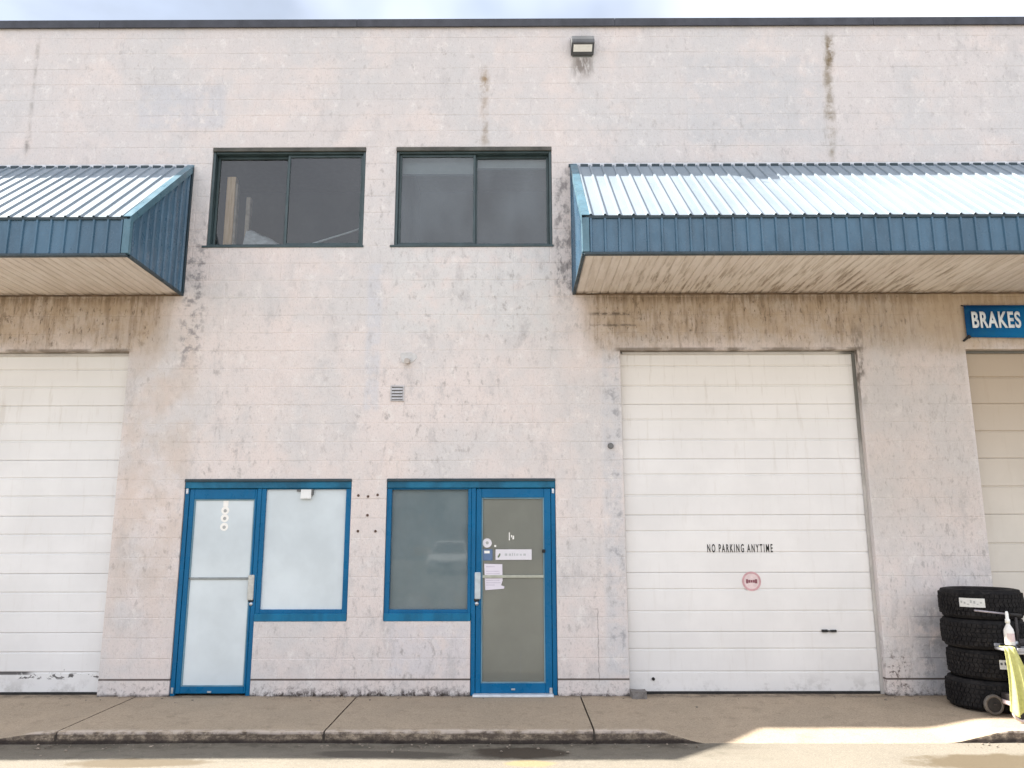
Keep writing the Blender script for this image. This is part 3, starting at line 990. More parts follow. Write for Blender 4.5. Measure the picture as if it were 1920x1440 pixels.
M_PALE = simple('pale_sticker', (0.84, 0.82, 0.78), 0.7, 0, 0.04, 30)
M_GREYPRINT = simple('grey_print', (0.36, 0.37, 0.36), 0.7)
M_BLUEPRINT = simple('washed_blue_print', (0.10, 0.16, 0.28), 0.6)


def quad(name, x0, x1, z0, z1, y, mat, parent, th=0.0015):
    return boxo(name, (x0, x1, y - th, y, z0, z1), mat, parent, 0)


def frame_bars(bm, x0, x1, z0, z1, y0, y1, l, r, b, t, bev=0.004):
    box(bm, x0, x0 + l, y0, y1, z0, z1, bev)
    box(bm, x1 - r, x1, y0, y1, z0, z1, bev)
    if b: box(bm, x0 + l + 0.0005, x1 - r - 0.0005, y0 + 0.001, y1 - 0.001, z0, z0 + b, bev)
    if t: box(bm, x0 + l + 0.0005, x1 - r - 0.0005, y0 + 0.001, y1 - 0.001, z1 - t, z1, bev)


def pane(name, x0, x1, z0, z1, y, mat, parent):
    bm = nb()
    bm.faces.new([bm.verts.new(v) for v in ((x0, y, z0), (x1, y, z0), (x1, y, z1), (x0, y, z1))])
    return finish(name, bm, mat, parent)


def entrance(x0, x1, flip, door_x0, door_x1, win_x0, win_x1, door_glass, win_glass, backing_door, backing_win, dlabel, wlabel):
    """Outer frame, door leaf and shop window. door_glass / win_glass are (x0, x1, z0, z1)."""
    ZT = 2.162
    # outer frame members
    bm = nb()
    fr = 0.045
    box(bm, door_x0, door_x0 + fr, 0.015, 0.12, 0.0, ZT - 0.091, 0.004)
    box(bm, door_x1 - fr, door_x1, 0.015, 0.12, 0.0, ZT - 0.091, 0.004)
    sf = finish('entrance_frame', bm, M_BLUE, building)
    boxo('header', (x0 + 0.003, x1 - 0.003, 0.004, 0.13, ZT - 0.09, ZT - 0.001), M_BLUEHEAD, sf, 0.006)
    boxo('header_cap', (x0 + 0.002, x1 - 0.002, -0.014, 0.003, ZT - 0.020, ZT + 0.008), M_EDGE, sf, 0.003)
    # door leaf
    gx0, gx1, gz0, gz1 = door_glass
    bm = nb()
    a, b = door_x0 + fr + 0.004, door_x1 - fr - 0.004
    frame_bars(bm, a, b, 0.022, ZT - 0.095, 0.022, 0.066, gx0 - a, b - gx1, gz0 - 0.022, ZT - 0.095 - gz1, 0.004)
    d = finish('door', bm, M_BLUE, building)
    d['label'] = dlabel
    bm = nb()
    frame_bars(bm, gx0 - 0.001, gx1 + 0.001, gz0 - 0.001, gz1 + 0.001, 0.030, 0.048, 0.014, 0.014, 0.014, 0.014, 0.003)
    finish('glazing_bead', bm, M_BEAD, d)
    pane('pane', gx0 + 0.004, gx1 - 0.004, gz0 + 0.004, gz1 - 0.004, 0.044, M_FROST if backing_door is M_FILM else M_GLASSCLEAR, d)
    quad('backing', gx0 - 0.004, gx1 + 0.004, gz0 - 0.004, gz1 + 0.004, 0.0565, backing_door, d)
    # shop window
    wx0, wx1, wz0, wz1 = win_glass
    bm = nb()
    frame_bars(bm, win_x0 + 0.002, win_x1 - 0.002, 0.731, ZT - 0.091, 0.018, 0.11, wx0 - win_x0, win_x1 - wx1, wz0 - 0.731, ZT - 0.091 - wz1, 0.004)
    w = finish('shop_window', bm, M_BLUE, building)
    w['label'] = wlabel
    boxo('sill', (win_x0 + 0.004, win_x1 - 0.004, -0.008, 0.017, 0.722, 0.80), M_SILLBLUE, w, 0.005)
    bm = nb()
    pane('pane', wx0 - 0.005, wx1 + 0.005, wz0 - 0.005, wz1 + 0.005, 0.045 if backing_win is M_FILM else 0.062, M_FROST if backing_win is M_FILM else M_GLASSREFL, w)
    quad('backing', wx0 - 0.006, wx1 + 0.006, wz0 - 0.006, wz1 + 0.006, 0.078, backing_win, w)
    return sf, d, w


M_BEAD = metal_paint('pale_blue_bead', (0.16, 0.30, 0.38), 0.4)
M_SILLBLUE = metal_paint('bright_blue_sill', (0.002, 0.155, 0.31), 0.35, 0.3, 0.3, True, 0.02)
sf1, d1, w1 = entrance(-3.480, -1.717, False, -3.476, -2.668, -2.668, -1.717, (-3.378, -2.738, 0.088, 1.962), (-2.622, -1.775, 0.838, 2.062), M_FILM, M_FILM,
                       'blue glazed door with white frosted glass', 'blue framed shop window with white frosted glass')
sf2, d2, w2 = entrance(-1.348, 0.430, True, -0.452, 0.427, -1.348, -0.452, (-0.347, 0.308, 0.116, 1.972), (-1.296, -0.487, 0.834, 2.058), M_BROWNPAPER, M_GREYFILM,
                       'blue glazed door with paper notices on grey brown backing', 'blue framed shop window with murky grey glass')
# first door: push bar behind the glass, pull, lock, three round stickers, corner plates
bm = nb(); box(bm, -3.392, -2.738, 0.030, 0.043, 1.138, 1.160, 0.003)
finish('push_bar', bm, simple('grey_bar', (0.24, 0.26, 0.26), 0.5), d1)
bm = nb()
box(bm, -2.752, -2.690, 0.002, 0.021, 0.932, 1.185, 0.006)
finish('pull_handle', bm, M_HANDLE, d1)
def lock(x, z, parent):
    bm = nb(); cyl(bm, (x, 0.022, z), (x, 0.008, z), 0.020, 0.018, 16)
    o = finish('lock', bm, M_SILVER, parent, True)
    bm = nb(); box(bm, x - 0.03, x + 0.025, 0.012, 0.0215, z + 0.022, z + 0.05, 0.003)
    finish('lock_plate', bm, M_BLACK, parent)
lock(-2.712, 0.893, d1)
for sz in (1.845, 1.765, 1.675):
    bm = nb(); cyl(bm, (-3.05, 0.0435, sz), (-3.05, 0.0425, sz), 0.042, seg=24)
    finish('round_sticker', bm, M_PALE, d1)
    bm = nb(); cyl(bm, (-3.05, 0.0422, sz - 0.004), (-3.05, 0.0415, sz - 0.004), 0.018, seg=12)
    finish('sticker_print', bm, M_GREYPRINT, d1)
quad('round_sticker', -3.075, -3.02, 1.885, 1.945, 0.0430, M_PALE, d1, 0.001)
for hx, hz in ((-3.452, 2.045), (-3.452, 0.055)):
    boxo('pivot_plate', (hx - 0.012, hx + 0.012, 0.006, 0.0145, hz - 0.028, hz + 0.028), M_SILVER, sf1, 0.002)
boxo('floor_pivot', (-3.10, -3.06, 0.012, 0.0215, 0.030, 0.048), M_SILVER, d1, 0.002)

# second door: push bar, pull, lock, stickers, mail label, notice, threshold
bm = nb(); box(bm, -0.335, 0.298, 0.030, 0.043, 1.148, 1.178, 0.003)
finish('push_bar', bm, simple('cream_bar', (0.40, 0.41, 0.34), 0.5), d2)
boxo('pull_handle', (-0.414, -0.352, 0.0, 0.021, 0.938, 1.208), simple('pale_pull', (0.50, 0.56, 0.60), 0.35, 0.4), d2, 0.007)
lock(-0.392, 0.893, d2)
bm = nb(); cyl(bm, (-0.288, 0.0432, 1.503), (-0.288, 0.0422, 1.503), 0.048, seg=28)
finish('round_sticker', bm, M_WHITE, d2)
bm = nb(); cyl(bm, (-0.288, 0.042, 1.505), (-0.288, 0.0414, 1.505), 0.016, seg=12)
finish('sticker_print', bm, M_GREYPRINT, d2)
quad('blue_sticker', -0.338, -0.232, 1.325, 1.440, 0.0432, M_BLUEPRINT, d2, 0.001)
quad('sticker_print', -0.318, -0.262, 1.398, 1.424, 0.0420, M_PALE, d2, 0.0006)
quad('small_sticker', -0.214, -0.194, 1.462, 1.482, 0.0432, M_PALE, d2, 0.001)
quad('mail_label', -0.201, 0.176, 1.331, 1.438, 0.0432, M_WHITE, d2, 0.001)
bm = nb()
mx = -0.105
while mx < 0.10:
    wdt = random.uniform(0.010, 0.030)
    box(bm, mx, mx + wdt, 0.0416, 0.0420, 1.372, 1.372 + random.uniform(0.020, 0.030))
    mx += wdt + random.uniform(0.006, 0.014)
finish('label_print', bm, simple('light_grey_print', (0.48, 0.49, 0.50), 0.7), d2)
bm = nb()
for q in ((-0.172, 1.362), (-0.164, 1.372), (-0.158, 1.384)):
    box(bm, q[0] - 0.006, q[0] + 0.008, 0.0416, 0.0420, q[1] - 0.008, q[1] + 0.012)
finish('label_mark', bm, simple('dull_green_print', (0.16, 0.21, 0.13), 0.7), d2)
bm = nb()
def tri_poly(pts, y, th):
    a = [bm.verts.new((x, y, z)) for x, z in pts]
    b = [bm.verts.new((x, y - th, z)) for x, z in pts]
    bm.faces.new(a); bm.faces.new(b[::-1])
    for i in range(len(pts)):
        j = (i + 1) % len(pts)
        bm.faces.new((a[i], a[j], b[j], b[i]))
tri_poly([(-0.318, 1.292), (-0.130, 1.287), (-0.127, 1.12), (-0.142, 1.075), (-0.108, 1.063), (-0.112, 1.040), (-0.306, 1.026)], 0.0410, 0.001)
notice = finish('notice', bm, simple('white_notice_paper', (0.70, 0.66, 0.73), 0.8, 0, 0.02, 8), d2)
bm = nb()
for i in range(9):
    zc = 1.262 - i * 0.023
    if i == 1: continue
    box(bm, -0.298, -0.298 + random.choice((0.14, 0.15, 0.12, 0.09)), 0.0392, 0.0397, zc - 0.004, zc + 0.003)
finish('notice_print', bm, simple('lilac_print', (0.52, 0.48, 0.56), 0.8), d2)
bm = nb()
box(bm, -0.062, -0.052, 0.0424, 0.0432, 1.530, 1.612)
box(bm, -0.024, -0.008, 0.0424, 0.0432, 1.540, 1.578)
box(bm, -0.040, -0.030, 0.0424, 0.0432, 1.560, 1.585)
finish('glass_marking', bm, M_PALE, d2)
boxo('closer_knob', (0.283, 0.318, 0.010, 0.030, 1.405, 1.437), M_BLACK, d2, 0.004)
boxo('threshold', (-0.425, 0.385, -0.075, 0.06, 0.0, 0.020), simple('pale_threshold', (0.66, 0.70, 0.74), 0.4, 0.1, 0.1, 12), sf2, 0.004)
boxo('pivot_plate', (0.392, 0.416, 0.006, 0.0145, 2.015, 2.065), M_SILVER, sf2, 0.002)
boxo('floor_pivot', (0.345, 0.375, 0.010, 0.0215, 0.022, 0.075), M_SILVER, d2, 0.002)
boxo('floor_pivot', (-0.04, 0.0, 0.012, 0.0215, 0.052, 0.068), M_SILVER, d2, 0.002)
# faint crease down the backing paper
boxo('paper_seam', (0.052, 0.056, 0.0535, 0.0545, 0.12, 0.42), M_GREYPRINT, d2, 0)

# ------------------------------------------------------------------ canopies
PITCHW = 0.1355
DEPTH, ZTOP, ZLIP, ZBOT = 1.255, 5.715, 4.585, 4.190


def ribbed(n_ribs, u0, width):
    """(u, height) of a sheet with narrow raised ribs."""
    pts = []
    for i in range(n_ribs):
        c = u0 + i * width
        pts += [(c, 0.0), (c + width * 0.39, 0.0), (c + width * 0.44, 0.016), (c + width * 0.56, 0.016), (c + width * 0.61, 0.0)]
    pts.append((u0 + n_ribs * width, 0.0))
    return pts


def sheet(name, pts, A, B, nrm, mat, parent):
    """Ribbed sheet between the lines A(u) and B(u) along x, raised along nrm."""
    bm = nb()
    nrm = Vector(nrm)
    a = [bm.verts.new(Vector((u, *A)) + nrm * h) for u, h in pts]
    b = [bm.verts.new(Vector((u, *B)) + nrm * h) for u, h in pts]
    for i in range(len(pts) - 1):
        bm.faces.new((a[i], b[i], b[i + 1], a[i + 1]))
    return finish(name, bm, mat, parent)


M_FLASH = simple('pale_flashing', (0.58, 0.60, 0.64), 0.5, 0, 0.2, 8)
def canopy(x0, x1, end_left, label):
    """x0..x1 along the wall; the visible end is at x0 when end_left, else at x1."""
    root = tag(empty('metal_canopy', ((x0 + x1) / 2, 0, ZBOT)), label, 'canopy', 'blue metal canopies over the garage doors')
    P = Vector(root.location)
    def done(o):
        o.location = -P
        return o
    D, zt, zl, zb = DEPTH, ZTOP, ZLIP, ZBOT
    slope = Vector((0, -D - 0.03, zl - zt)).normalized()
    nr = Vector((0, slope.z, -slope.y))
    if nr.z < 0: nr = -nr
    n_all = int((x1 - x0) / PITCHW)
    start = x0 if end_left else x1 - n_all * PITCHW
    i = 0
    while i < n_all:
        k = min(6, n_all - i)
        u = start + i * PITCHW
        # roof slope overhangs the fascia a little
        done(sheet('roof_sheet', ribbed(k, u, PITCHW), (-0.004, zt), (-D - 0.022, zl - 0.012), nr, M_ROOF, root))
        done(sheet('fascia_sheet', ribbed(k, u, PITCHW), (-D, zl - 0.002), (-D, zb + 0.02), (0, -1, 0), M_FASCIA, root))
        i += k
    # body that closes the sheets from behind
    bm = nb()
    extrude_x(bm, [(-0.003, zb + 0.045), (-0.003, zt - 0.03), (-D + 0.02, zl - 0.03), (-D + 0.02, zb + 0.045)], x0 + 0.012, x1 - 0.012)
    done(finish('core', bm, M_EDGE, root))
    # wall flashing above the sheets: dark closure seen between the ribs
    bm = nb()
    for q in range(n_all):
        c0 = start + q * PITCHW
        box(bm, c0 - PITCHW * 0.30, c0 + PITCHW * 0.34, -0.020, -0.008, zt - 0.015, zt + 0.020)
    done(tag(finish('closure_strip', bm, M_EDGE, root), kind='stuff'))
    bm = nb(); box(bm, x0 + 0.01, x1 - 0.01, -0.007, -0.002, zt - 0.03, zt + 0.040)
    done(finish('wall_flashing', bm, M_FLASH, root))
    # bottom trims
    bm = nb(); box(bm, x0, x1, -D - 0.022, -D + 0.03, zb - 0.006, zb + 0.020, 0.003)
    done(finish('bottom_trim', bm, M_EDGE, root))
    # dark closure strip under the roof lip
    bm = nb(); box(bm, x0 + 0.02, x1 - 0.02, -D - 0.017, -D + 0.02, zl - 0.035, zl - 0.006)
    done(finish('eave_closure', bm, M_EDGE, root))
    # ribbed end panel
    xe, sx = (x0, -1) if end_left else (x1, 1)
    bm = nb()
    nribs = int(D / PITCHW)
    pts = ribbed(nribs, 0.0, D / nribs)
    top = [bm.verts.new((xe + sx * h, -u, zt + (zl - zt) * u / D - 0.02)) for u, h in pts]
    bot = [bm.verts.new((xe + sx * h, -u, zb + 0.02)) for u, h in pts]
    for q in range(len(pts) - 1):
        bm.faces.new((top[q], top[q + 1], bot[q + 1], bot[q]))
    done(finish('end_panel', bm, M_FASCIA, root))
    # verge trim along the slope, corner trim, lower end trim, wall trim
    bm = nb()
    v = []
    for yy, zz in ((0.0, zt + 0.03), (-D - 0.03, zl - 0.01)):
        v.append([(xe - sx * 0.055, yy, zz + 0.004), (xe + sx * 0.022, yy, zz + 0.004), (xe + sx * 0.022, yy, zz - 0.085), (xe + sx * 0.017, yy, zz - 0.085), (xe + sx * 0.017, yy, zz - 0.002), (xe - sx * 0.055, yy, zz - 0.002)])
    va = [bm.verts.new(p) for p in v[0]]; vb = [bm.verts.new(p) for p in v[1]]
    for q in range(6):
        r = (q + 1) % 6
        bm.faces.new((va[q], va[r], vb[r], vb[q]))
    bm.faces.new(va); bm.faces.new(vb[::-1])
    done(finish('verge_trim', bm, M_TRIM, root))
    bm = nb()
    xa, xb = sorted((xe - sx * 0.050, xe + sx * 0.020))
    box(bm, xa, xb, -D - 0.021, -D + 0.03, zb + 0.021, zl - 0.03, 0.003)
    done(finish('corner_trim', bm, M_TRIM, root))
    bm = nb()
    xa, xb = sorted((xe - sx * 0.012, xe + sx * 0.022))
    box(bm, xa, xb, -D + 0.031, -0.004, zb - 0.005, zb + 0.022, 0.003)
    done(finish('bottom_trim', bm, M_EDGE, root))
    bm = nb()
    xa, xb = sorted((xe - sx * 0.002, xe + sx * 0.026))
    box(bm, xa, xb, -0.035, -0.005, zb + 0.023, zt - 0.01, 0.002)
    done(finish('wall_trim', bm, M_EDGE if not end_left else M_FASCIA, root))
    # soffit boards run from the wall to the lip
    bw = 0.088
    n = int((x1 - x0 - 0.03) / bw)
    rest = nb()
    proto = None
    for q in range(n):
        a = x0 + 0.014 + q * bw
        far_off = a > 6.4 or a < -6.6
        t = rest if far_off else nb()
        dz = random.uniform(-0.0015, 0.0015)
        pr = [(a + 0.003, zb + 0.011), (a + 0.012, zb + 0.004 + dz), (a + bw - 0.012, zb + 0.004 + dz), (a + bw - 0.003, zb + 0.011)]
        va = [t.verts.new((px, -D + 0.03, pz)) for px, pz in pr]
        vb = [t.verts.new((px, -0.004, pz)) for px, pz in pr]
        for s_ in range(3):
            t.faces.new((va[s_], va[s_ + 1], vb[s_ + 1], vb[s_]))
        if not far_off:
            done(finish('soffit_board', t, M_SOFFIT, root))
    if len(rest.verts):
        done(tag(finish('soffit', rest, M_SOFFIT, root), kind='stuff'))
    else:
        rest.free()
    bm = nb(); box(bm, x0 + 0.012, x1 - 0.012, -D + 0.02, -0.004, zb + 0.0125, zb + 0.044)
    done(finish('soffit_backing', bm, M_SOFFIT, root))
    # soffit angle against the wall
    bm = nb(); box(bm, x0 + 0.012, x1 - 0.012, -0.025, -0.006, zb - 0.008, zb + 0.003, 0.002)
    done(finish('soffit_angle', bm, simple('rusty_angle', (0.16, 0.11, 0.075), 0.8, 0, 0.5, 8), root))
    return root


canopy(-10.9, -3.675, False, 'blue metal canopy cut off by the left edge, its ribbed end panel in shade')
canopy(0.665, 10.9, True, 'long blue metal canopy over the NO PARKING garage door, with stained soffit')

# ------------------------------------------------------------------ things on the wall
# wall lamp
lamp = tag(empty('wall_lamp', (0.805, 0, 7.095)), 'dark grey wall lamp with pale lens high under the roof edge', 'wall lamp')
M_LAMP = metal_paint('dark_lamp_housing', (0.085, 0.088, 0.092), 0.5)
M_LAMPTOP = metal_paint('grey_lamp_back', (0.22, 0.235, 0.235), 0.55)
bm = nb()
pr = [(-0.004, 0.02), (-0.004, 0.235), (-0.06, 0.232), (-0.12, 0.20), (-0.165, 0.13), (-0.175, 0.085), (-0.172, 0.070), (-0.155, 0.072), (-0.03, 0.012)]
extrude_x(bm, pr, -0.132, 0.132)
bmesh.ops.bevel(bm, geom=bm.edges[:], offset=0.006, segments=2, affect='EDGES', profile=0.5)
finish('housing', bm, M_LAMP, lamp)
bm = nb()
box(bm, -0.115, 0.115, -0.003, -0.0005, 0.0, 0.25, 0.0)
finish('back_plate', bm, M_LAMPTOP, lamp)
bm = nb()
# lens lies just proud of the sloping underside
def under(y): return 0.012 + (0.072 - 0.012) * (-y - 0.03) / 0.125
va = [bm.verts.new(p) for p in ((-0.108, -0.150, under(-0.150) - 0.006), (0.108, -0.150, under(-0.150) - 0.006), (0.108, -0.072, under(-0.072) - 0.006), (-0.108, -0.072, under(-0.072) - 0.006))]
vb = [bm.verts.new(p.co + Vector((0, 0.003, 0.012))) for p in va]
bm.faces.new(va)
for q in range(4):
    bm.faces.new((va[q], va[(q + 1) % 4], vb[(q + 1) % 4], vb[q]))
finish('lens', bm, simple('frosted_lens', (0.82, 0.82, 0.78), 0.25, 0, 0.04, 30), lamp)

# louvred vent
vent = tag(empty('wall_vent', (-1.262, 0, 3.0)), 'small grey louvred vent cover on the bare wall above the entrances', 'vent')
M_VENT = simple('grey_vent', (0.47, 0.46, 0.47), 0.5, 0, 0.1, 30)
M_HOLLOW = simple('vent_hollow_shade', (0.12, 0.115, 0.11), 0.9)  # plate colour stands in for the shade inside the vent
bm = nb()
frame_bars(bm, -0.073, 0.073, 0.0, 0.17, -0.016, -0.003, 0.014, 0.014, 0.010, 0.014, 0.002)
finish('frame', bm, M_VENT, vent)
boxo('opening', (-0.058, 0.058, -0.006, -0.0035, 0.012, 0.155), M_HOLLOW, vent, 0)
for i in range(4):
    bm = nb()
    zc = 0.030 + i * 0.034
    extrude_x(bm, [(-0.022, zc - 0.012), (-0.0195, zc - 0.013), (-0.0065, zc + 0.012), (-0.009, zc + 0.013)], -0.0575, 0.0575)
    finish('slat', bm, M_VENT, vent)
# stub pipe with patch of fresh mortar
stub = tag(empty('pipe_stub', (-1.158, 0, 3.43)), 'short pale painted pipe stub in a mortar patch above the vent', 'pipe')
bm = nb()
for i in range(1):
    pts = [(-0.07 + 0.012 * math.sin(k * 2.1), 0.06) for k in range(1)]
ring = [bm.verts.new((math.cos(t) * (0.085 + 0.016 * math.sin(3 * t + 1)), -0.0065, 0.05 + math.sin(t) * (0.07 + 0.012 * math.cos(2 * t)))) for t in (2 * math.pi * i / 20 for i in range(20))]
ring2 = [bm.verts.new((v.co.x * 1.08, 0.001, 0.05 + (v.co.z - 0.05) * 1.08)) for v in ring]
bm.faces.new(ring)
for i in range(20):
    j = (i + 1) % 20
    bm.faces.new((ring[i], ring[j], ring2[j], ring2[i]))
finish('mortar_patch', bm, simple('pale_mortar', (0.56, 0.55, 0.54), 0.9, 0, 0.1, 20), stub)
bm = nb()
cyl(bm, (0.0, 0.0, 0.01), (0.0, -0.075, 0.0), 0.030, 0.030, 16)
finish('pipe', bm, simple('painted_pipe', (0.46, 0.42, 0.39), 0.7), stub, False)

# BRAKES banner
sign = tag(empty('banner_sign', (4.92, -0.03, 3.66)), 'blue BRAKES banner hung above the cream garage door', 'sign')
def sign_material():
    a = Mat('blue_banner_print', 0.6, 0, 0.15)
    x, y, z = a.xyz()
    t = a.math('ADD', a.mul(a.math('SUBTRACT', x, 4.92), 0.9), a.mul(a.math('SUBTRACT', 4.05, z), 1.2))
    c = a.mix(a.rng(t, 0.1, 1.1), (0.001, 0.052, 0.165), (0.001, 0.145, 0.37))
    c = a.mix(a.mul(a.rng(a.noise(12, 4, 0.65), 0.5, 0.7), 0.35), c, (0.01, 0.12, 0.20))
    a.color(c)
    return a.m
M_SIGN = sign_material()
bm = nb()
nx, nz = 28, 6
W_ = 1.9
gr = []
for i in range(nx + 1):
    u = i / nx
    x = u * W_
    sag = -0.020 * math.sin(min(1, u * 2.4) * math.pi) * 0.6 + 0.012 * math.sin(u * 9)
    col = []
    for j in range(nz + 1):
        v = j / nz
        zz = 0.025 + (0.385 - 0.025) * v + sag * (1 - v) - 0.02 * u * (1 - v)
        yy = 0.010 * math.sin(u * 13 + v * 2) * (1 - v) - 0.004
        col.append(bm.verts.new((x, yy, zz)))
    gr.append(col)
for i in range(nx):
    for j in range(nz):
        bm.faces.new((gr[i][j], gr[i + 1][j], gr[i + 1][j + 1], gr[i][j + 1]))
r = bmesh.ops.extrude_face_region(bm, geom=bm.faces[:])
for g in r['geom']:
    if isinstance(g, bmesh.types.BMVert): g.co.y += 0.003
finish('banner', bm, M_SIGN, sign, True)
bl = text_obj('lettering', 'BRAKES', simple('white_vinyl', (0.72, 0.78, 0.84), 0.4, 0, 0.03, 10), sign, 0.188, 0.53, 0.062, -0.020, 0.122, 0.030, 0.002, 0.0, 1.12)
bm = nb()
cyl(bm, (0.012, -0.012, 0.030), (-0.035, 0.02, -0.015), 0.016, 0.010, 8)
cyl(bm, (0.02, -0.014, 0.034), (0.005, -0.012, 0.018), 0.022, 0.018, 8)
finish('tie', bm, M_BLACK, sign)
bm = nb()
cyl(bm, (0.02, -0.006, 0.37), (-0.012, 0.025, 0.392), 0.006, 0.006, 8)
finish('tie', bm, M_BLACK, sign)

# small sensor box inside the top of the frosted window
sens = tag(empty('sensor_box', (-2.20, 0.022, 1.965)), 'small white sensor box at the top of the frosted shop window', 'sensor')
bm = nb()
extrude_x(bm, [(-0.015, 0.0), (0.02, 0.0), (0.02, 0.10), (0.002, 0.10)], -0.055, 0.055)
finish('body', bm, simple('white_plastic', (0.72, 0.72, 0.70), 0.4, 0, 0.03, 10), sens)
bm = nb(); box(bm, 0.056, 0.075, -0.010, 0.02, 0.035, 0.10, 0.003); box(bm, -0.10, -0.056, 0.0, 0.02, 0.075, 0.10, 0.003)
finish('bracket', bm, simple('dark_grey_plastic', (0.12, 0.12, 0.12), 0.5), sens)

# ------------------------------------------------------------------ behind the upper left window
def wood_material():
    a = Mat('rough_timber', 0.8, 0, 0.2)
    g = a.noise(9, 5, 0.65, a.scaled(a.pos(), (5, 5, 0.4)))
    c = a.mix(a.rng(g, 0.35, 0.65), (0.66, 0.44, 0.25), (0.85, 0.62, 0.40))
    a.color(c)
    return a.m
M_WOOD = wood_material()
M_WOODGREY = simple('grey_timber', (0.36, 0.30, 0.24), 0.85, 0, 0.3, 9)
def post(x0, x1, y0, y1, z1, mat, label, brace):
    t = tag(empty('timber_post', ((x0 + x1) / 2, y0, 4.30)), label, 'post')
    hw = (x1 - x0) / 2
    boxo('upright', (-hw, hw, 0, y1 - y0, 0, z1 - 4.30), mat, t, 0.004)
    if brace:
        boxo('side_plank', (hw + 0.003, hw + 0.028, 0.01, y1 - y0 - 0.01, 0, z1 - 4.38), M_WOODGREY, t, 0.003)
    boxo('foot_plate', (-hw - 0.04, hw + 0.05, -0.03, y1 - y0 + 0.03, 0, 0.05), mat, t, 0.003)
post(-3.36, -3.26, 0.24, 0.33, 5.72, M_WOOD, 'broad pale timber post standing inside the upper left window', True)
post(-3.15, -3.10, 0.32, 0.40, 5.50, M_WOODGREY, 'thin grey timber post beside the broad one inside the window', False)
# crumpled plastic sheet on the floor inside, seen above the sill
bm = nb()
n = 14
g = []
for i in range(n + 1):
    col = []
    for j in range(7):
        u, v = i / n, j / 6
        zz = 0.30 * math.sin(math.pi * v) * (1 - u) ** 0.7 + 0.03 * mnoise.noise((u * 6, v * 4, 1.3))
        col.append(bm.verts.new((-3.12 + u * 0.50, 0.20 + v * 0.30, 4.815 + max(0.005, zz))))
    g.append(col)
for i in range(n):
    for j in range(6):
        bm.faces.new((g[i][j], g[i + 1][j], g[i + 1][j + 1], g[i][j + 1]))
sheet_o = finish('plastic_sheet', bm, simple('grey_plastic_sheet', (0.62, 0.65, 0.68), 0.5, 0, 0.2, 14), None, True)
tag(sheet_o, 'crumpled pale plastic sheet lying inside the upper left window', 'plastic sheet')
boxo_t = tag(empty('storage_crate', (-2.87, 0.24, 4.30)), 'low dark crate under the crumpled sheet behind the window sill', 'crate')
boxo('body', (-0.30, 0.30, 0.0, 0.32, 0.0, 0.44), simple('dark_crate', (0.09, 0.09, 0.095), 0.7), boxo_t, 0.004)
boxo('lid', (-0.32, 0.32, -0.02, 0.34, 0.441, 0.500), simple('dark_crate_lid', (0.11, 0.11, 0.115), 0.6), boxo_t, 0.004)
bm = nb()
cyl(bm, (-2.66, 0.21, 4.76), (-1.70, 0.26, 5.10), 0.011, 0.011, 10)
tag(finish('slanted_pole', bm, simple('pale_pole', (0.55, 0.60, 0.62), 0.5), None, True), 'thin pale pole leaning across the foot of the upper left window', 'pole')

# ------------------------------------------------------------------ broken concrete block at the garage door
bm = nb()
vs = box(bm, -0.075, 0.075, -0.07, 0.05, 0, 0.072)
bmesh.ops.subdivide_edges(bm, edges=bm.edges[:], cuts=3, use_grid_fill=True)
for v in bm.verts:
    v.co += Vector((mnoise.noise(v.co * 18), mnoise.noise(v.co * 18 + Vector((5, 0, 0))), 0.7 * mnoise.noise(v.co * 18 + Vector((0, 7, 0))))) * 0.014
    v.co.z = max(v.co.z, 0.0)
lump = finish('concrete_lump', bm, M_BLOCKGREY, None, False, (1.225, -0.065, walk_z(1.225, -0.065) - 0.002))
tag(lump, 'broken grey concrete lump at the left foot of the NO PARKING garage door', 'concrete block')

# ------------------------------------------------------------------ stack of tyres
M_TYRE = Mat('tyre_rubber', 0.7, 0, 0.12)
M_TYRE.color(M_TYRE.mix(M_TYRE.rng(M_TYRE.noise(9, 4), 0.35, 0.65), (0.009, 0.0085, 0.0095), (0.018, 0.017, 0.0175)))
M_TYRE.color(M_TYRE.mix(M_TYRE.mul(M_TYRE.rng(M_TYRE.noise(30, 5, 0.7), 0.52, 0.68), 0.7), M_TYRE.mix(M_TYRE.rng(M_TYRE.noise(9, 4), 0.35, 0.65), (0.009, 0.0085, 0.0095), (0.018, 0.017, 0.0175)), (0.040, 0.036, 0.034)))
M_TYRE = M_TYRE.m
M_TYRELABEL = simple('tyre_label_paper', (0.60, 0.60, 0.58), 0.6, 0, 0.05, 40)
M_LABELINK = simple('tyre_label_ink', (0.10, 0.10, 0.10), 0.6)


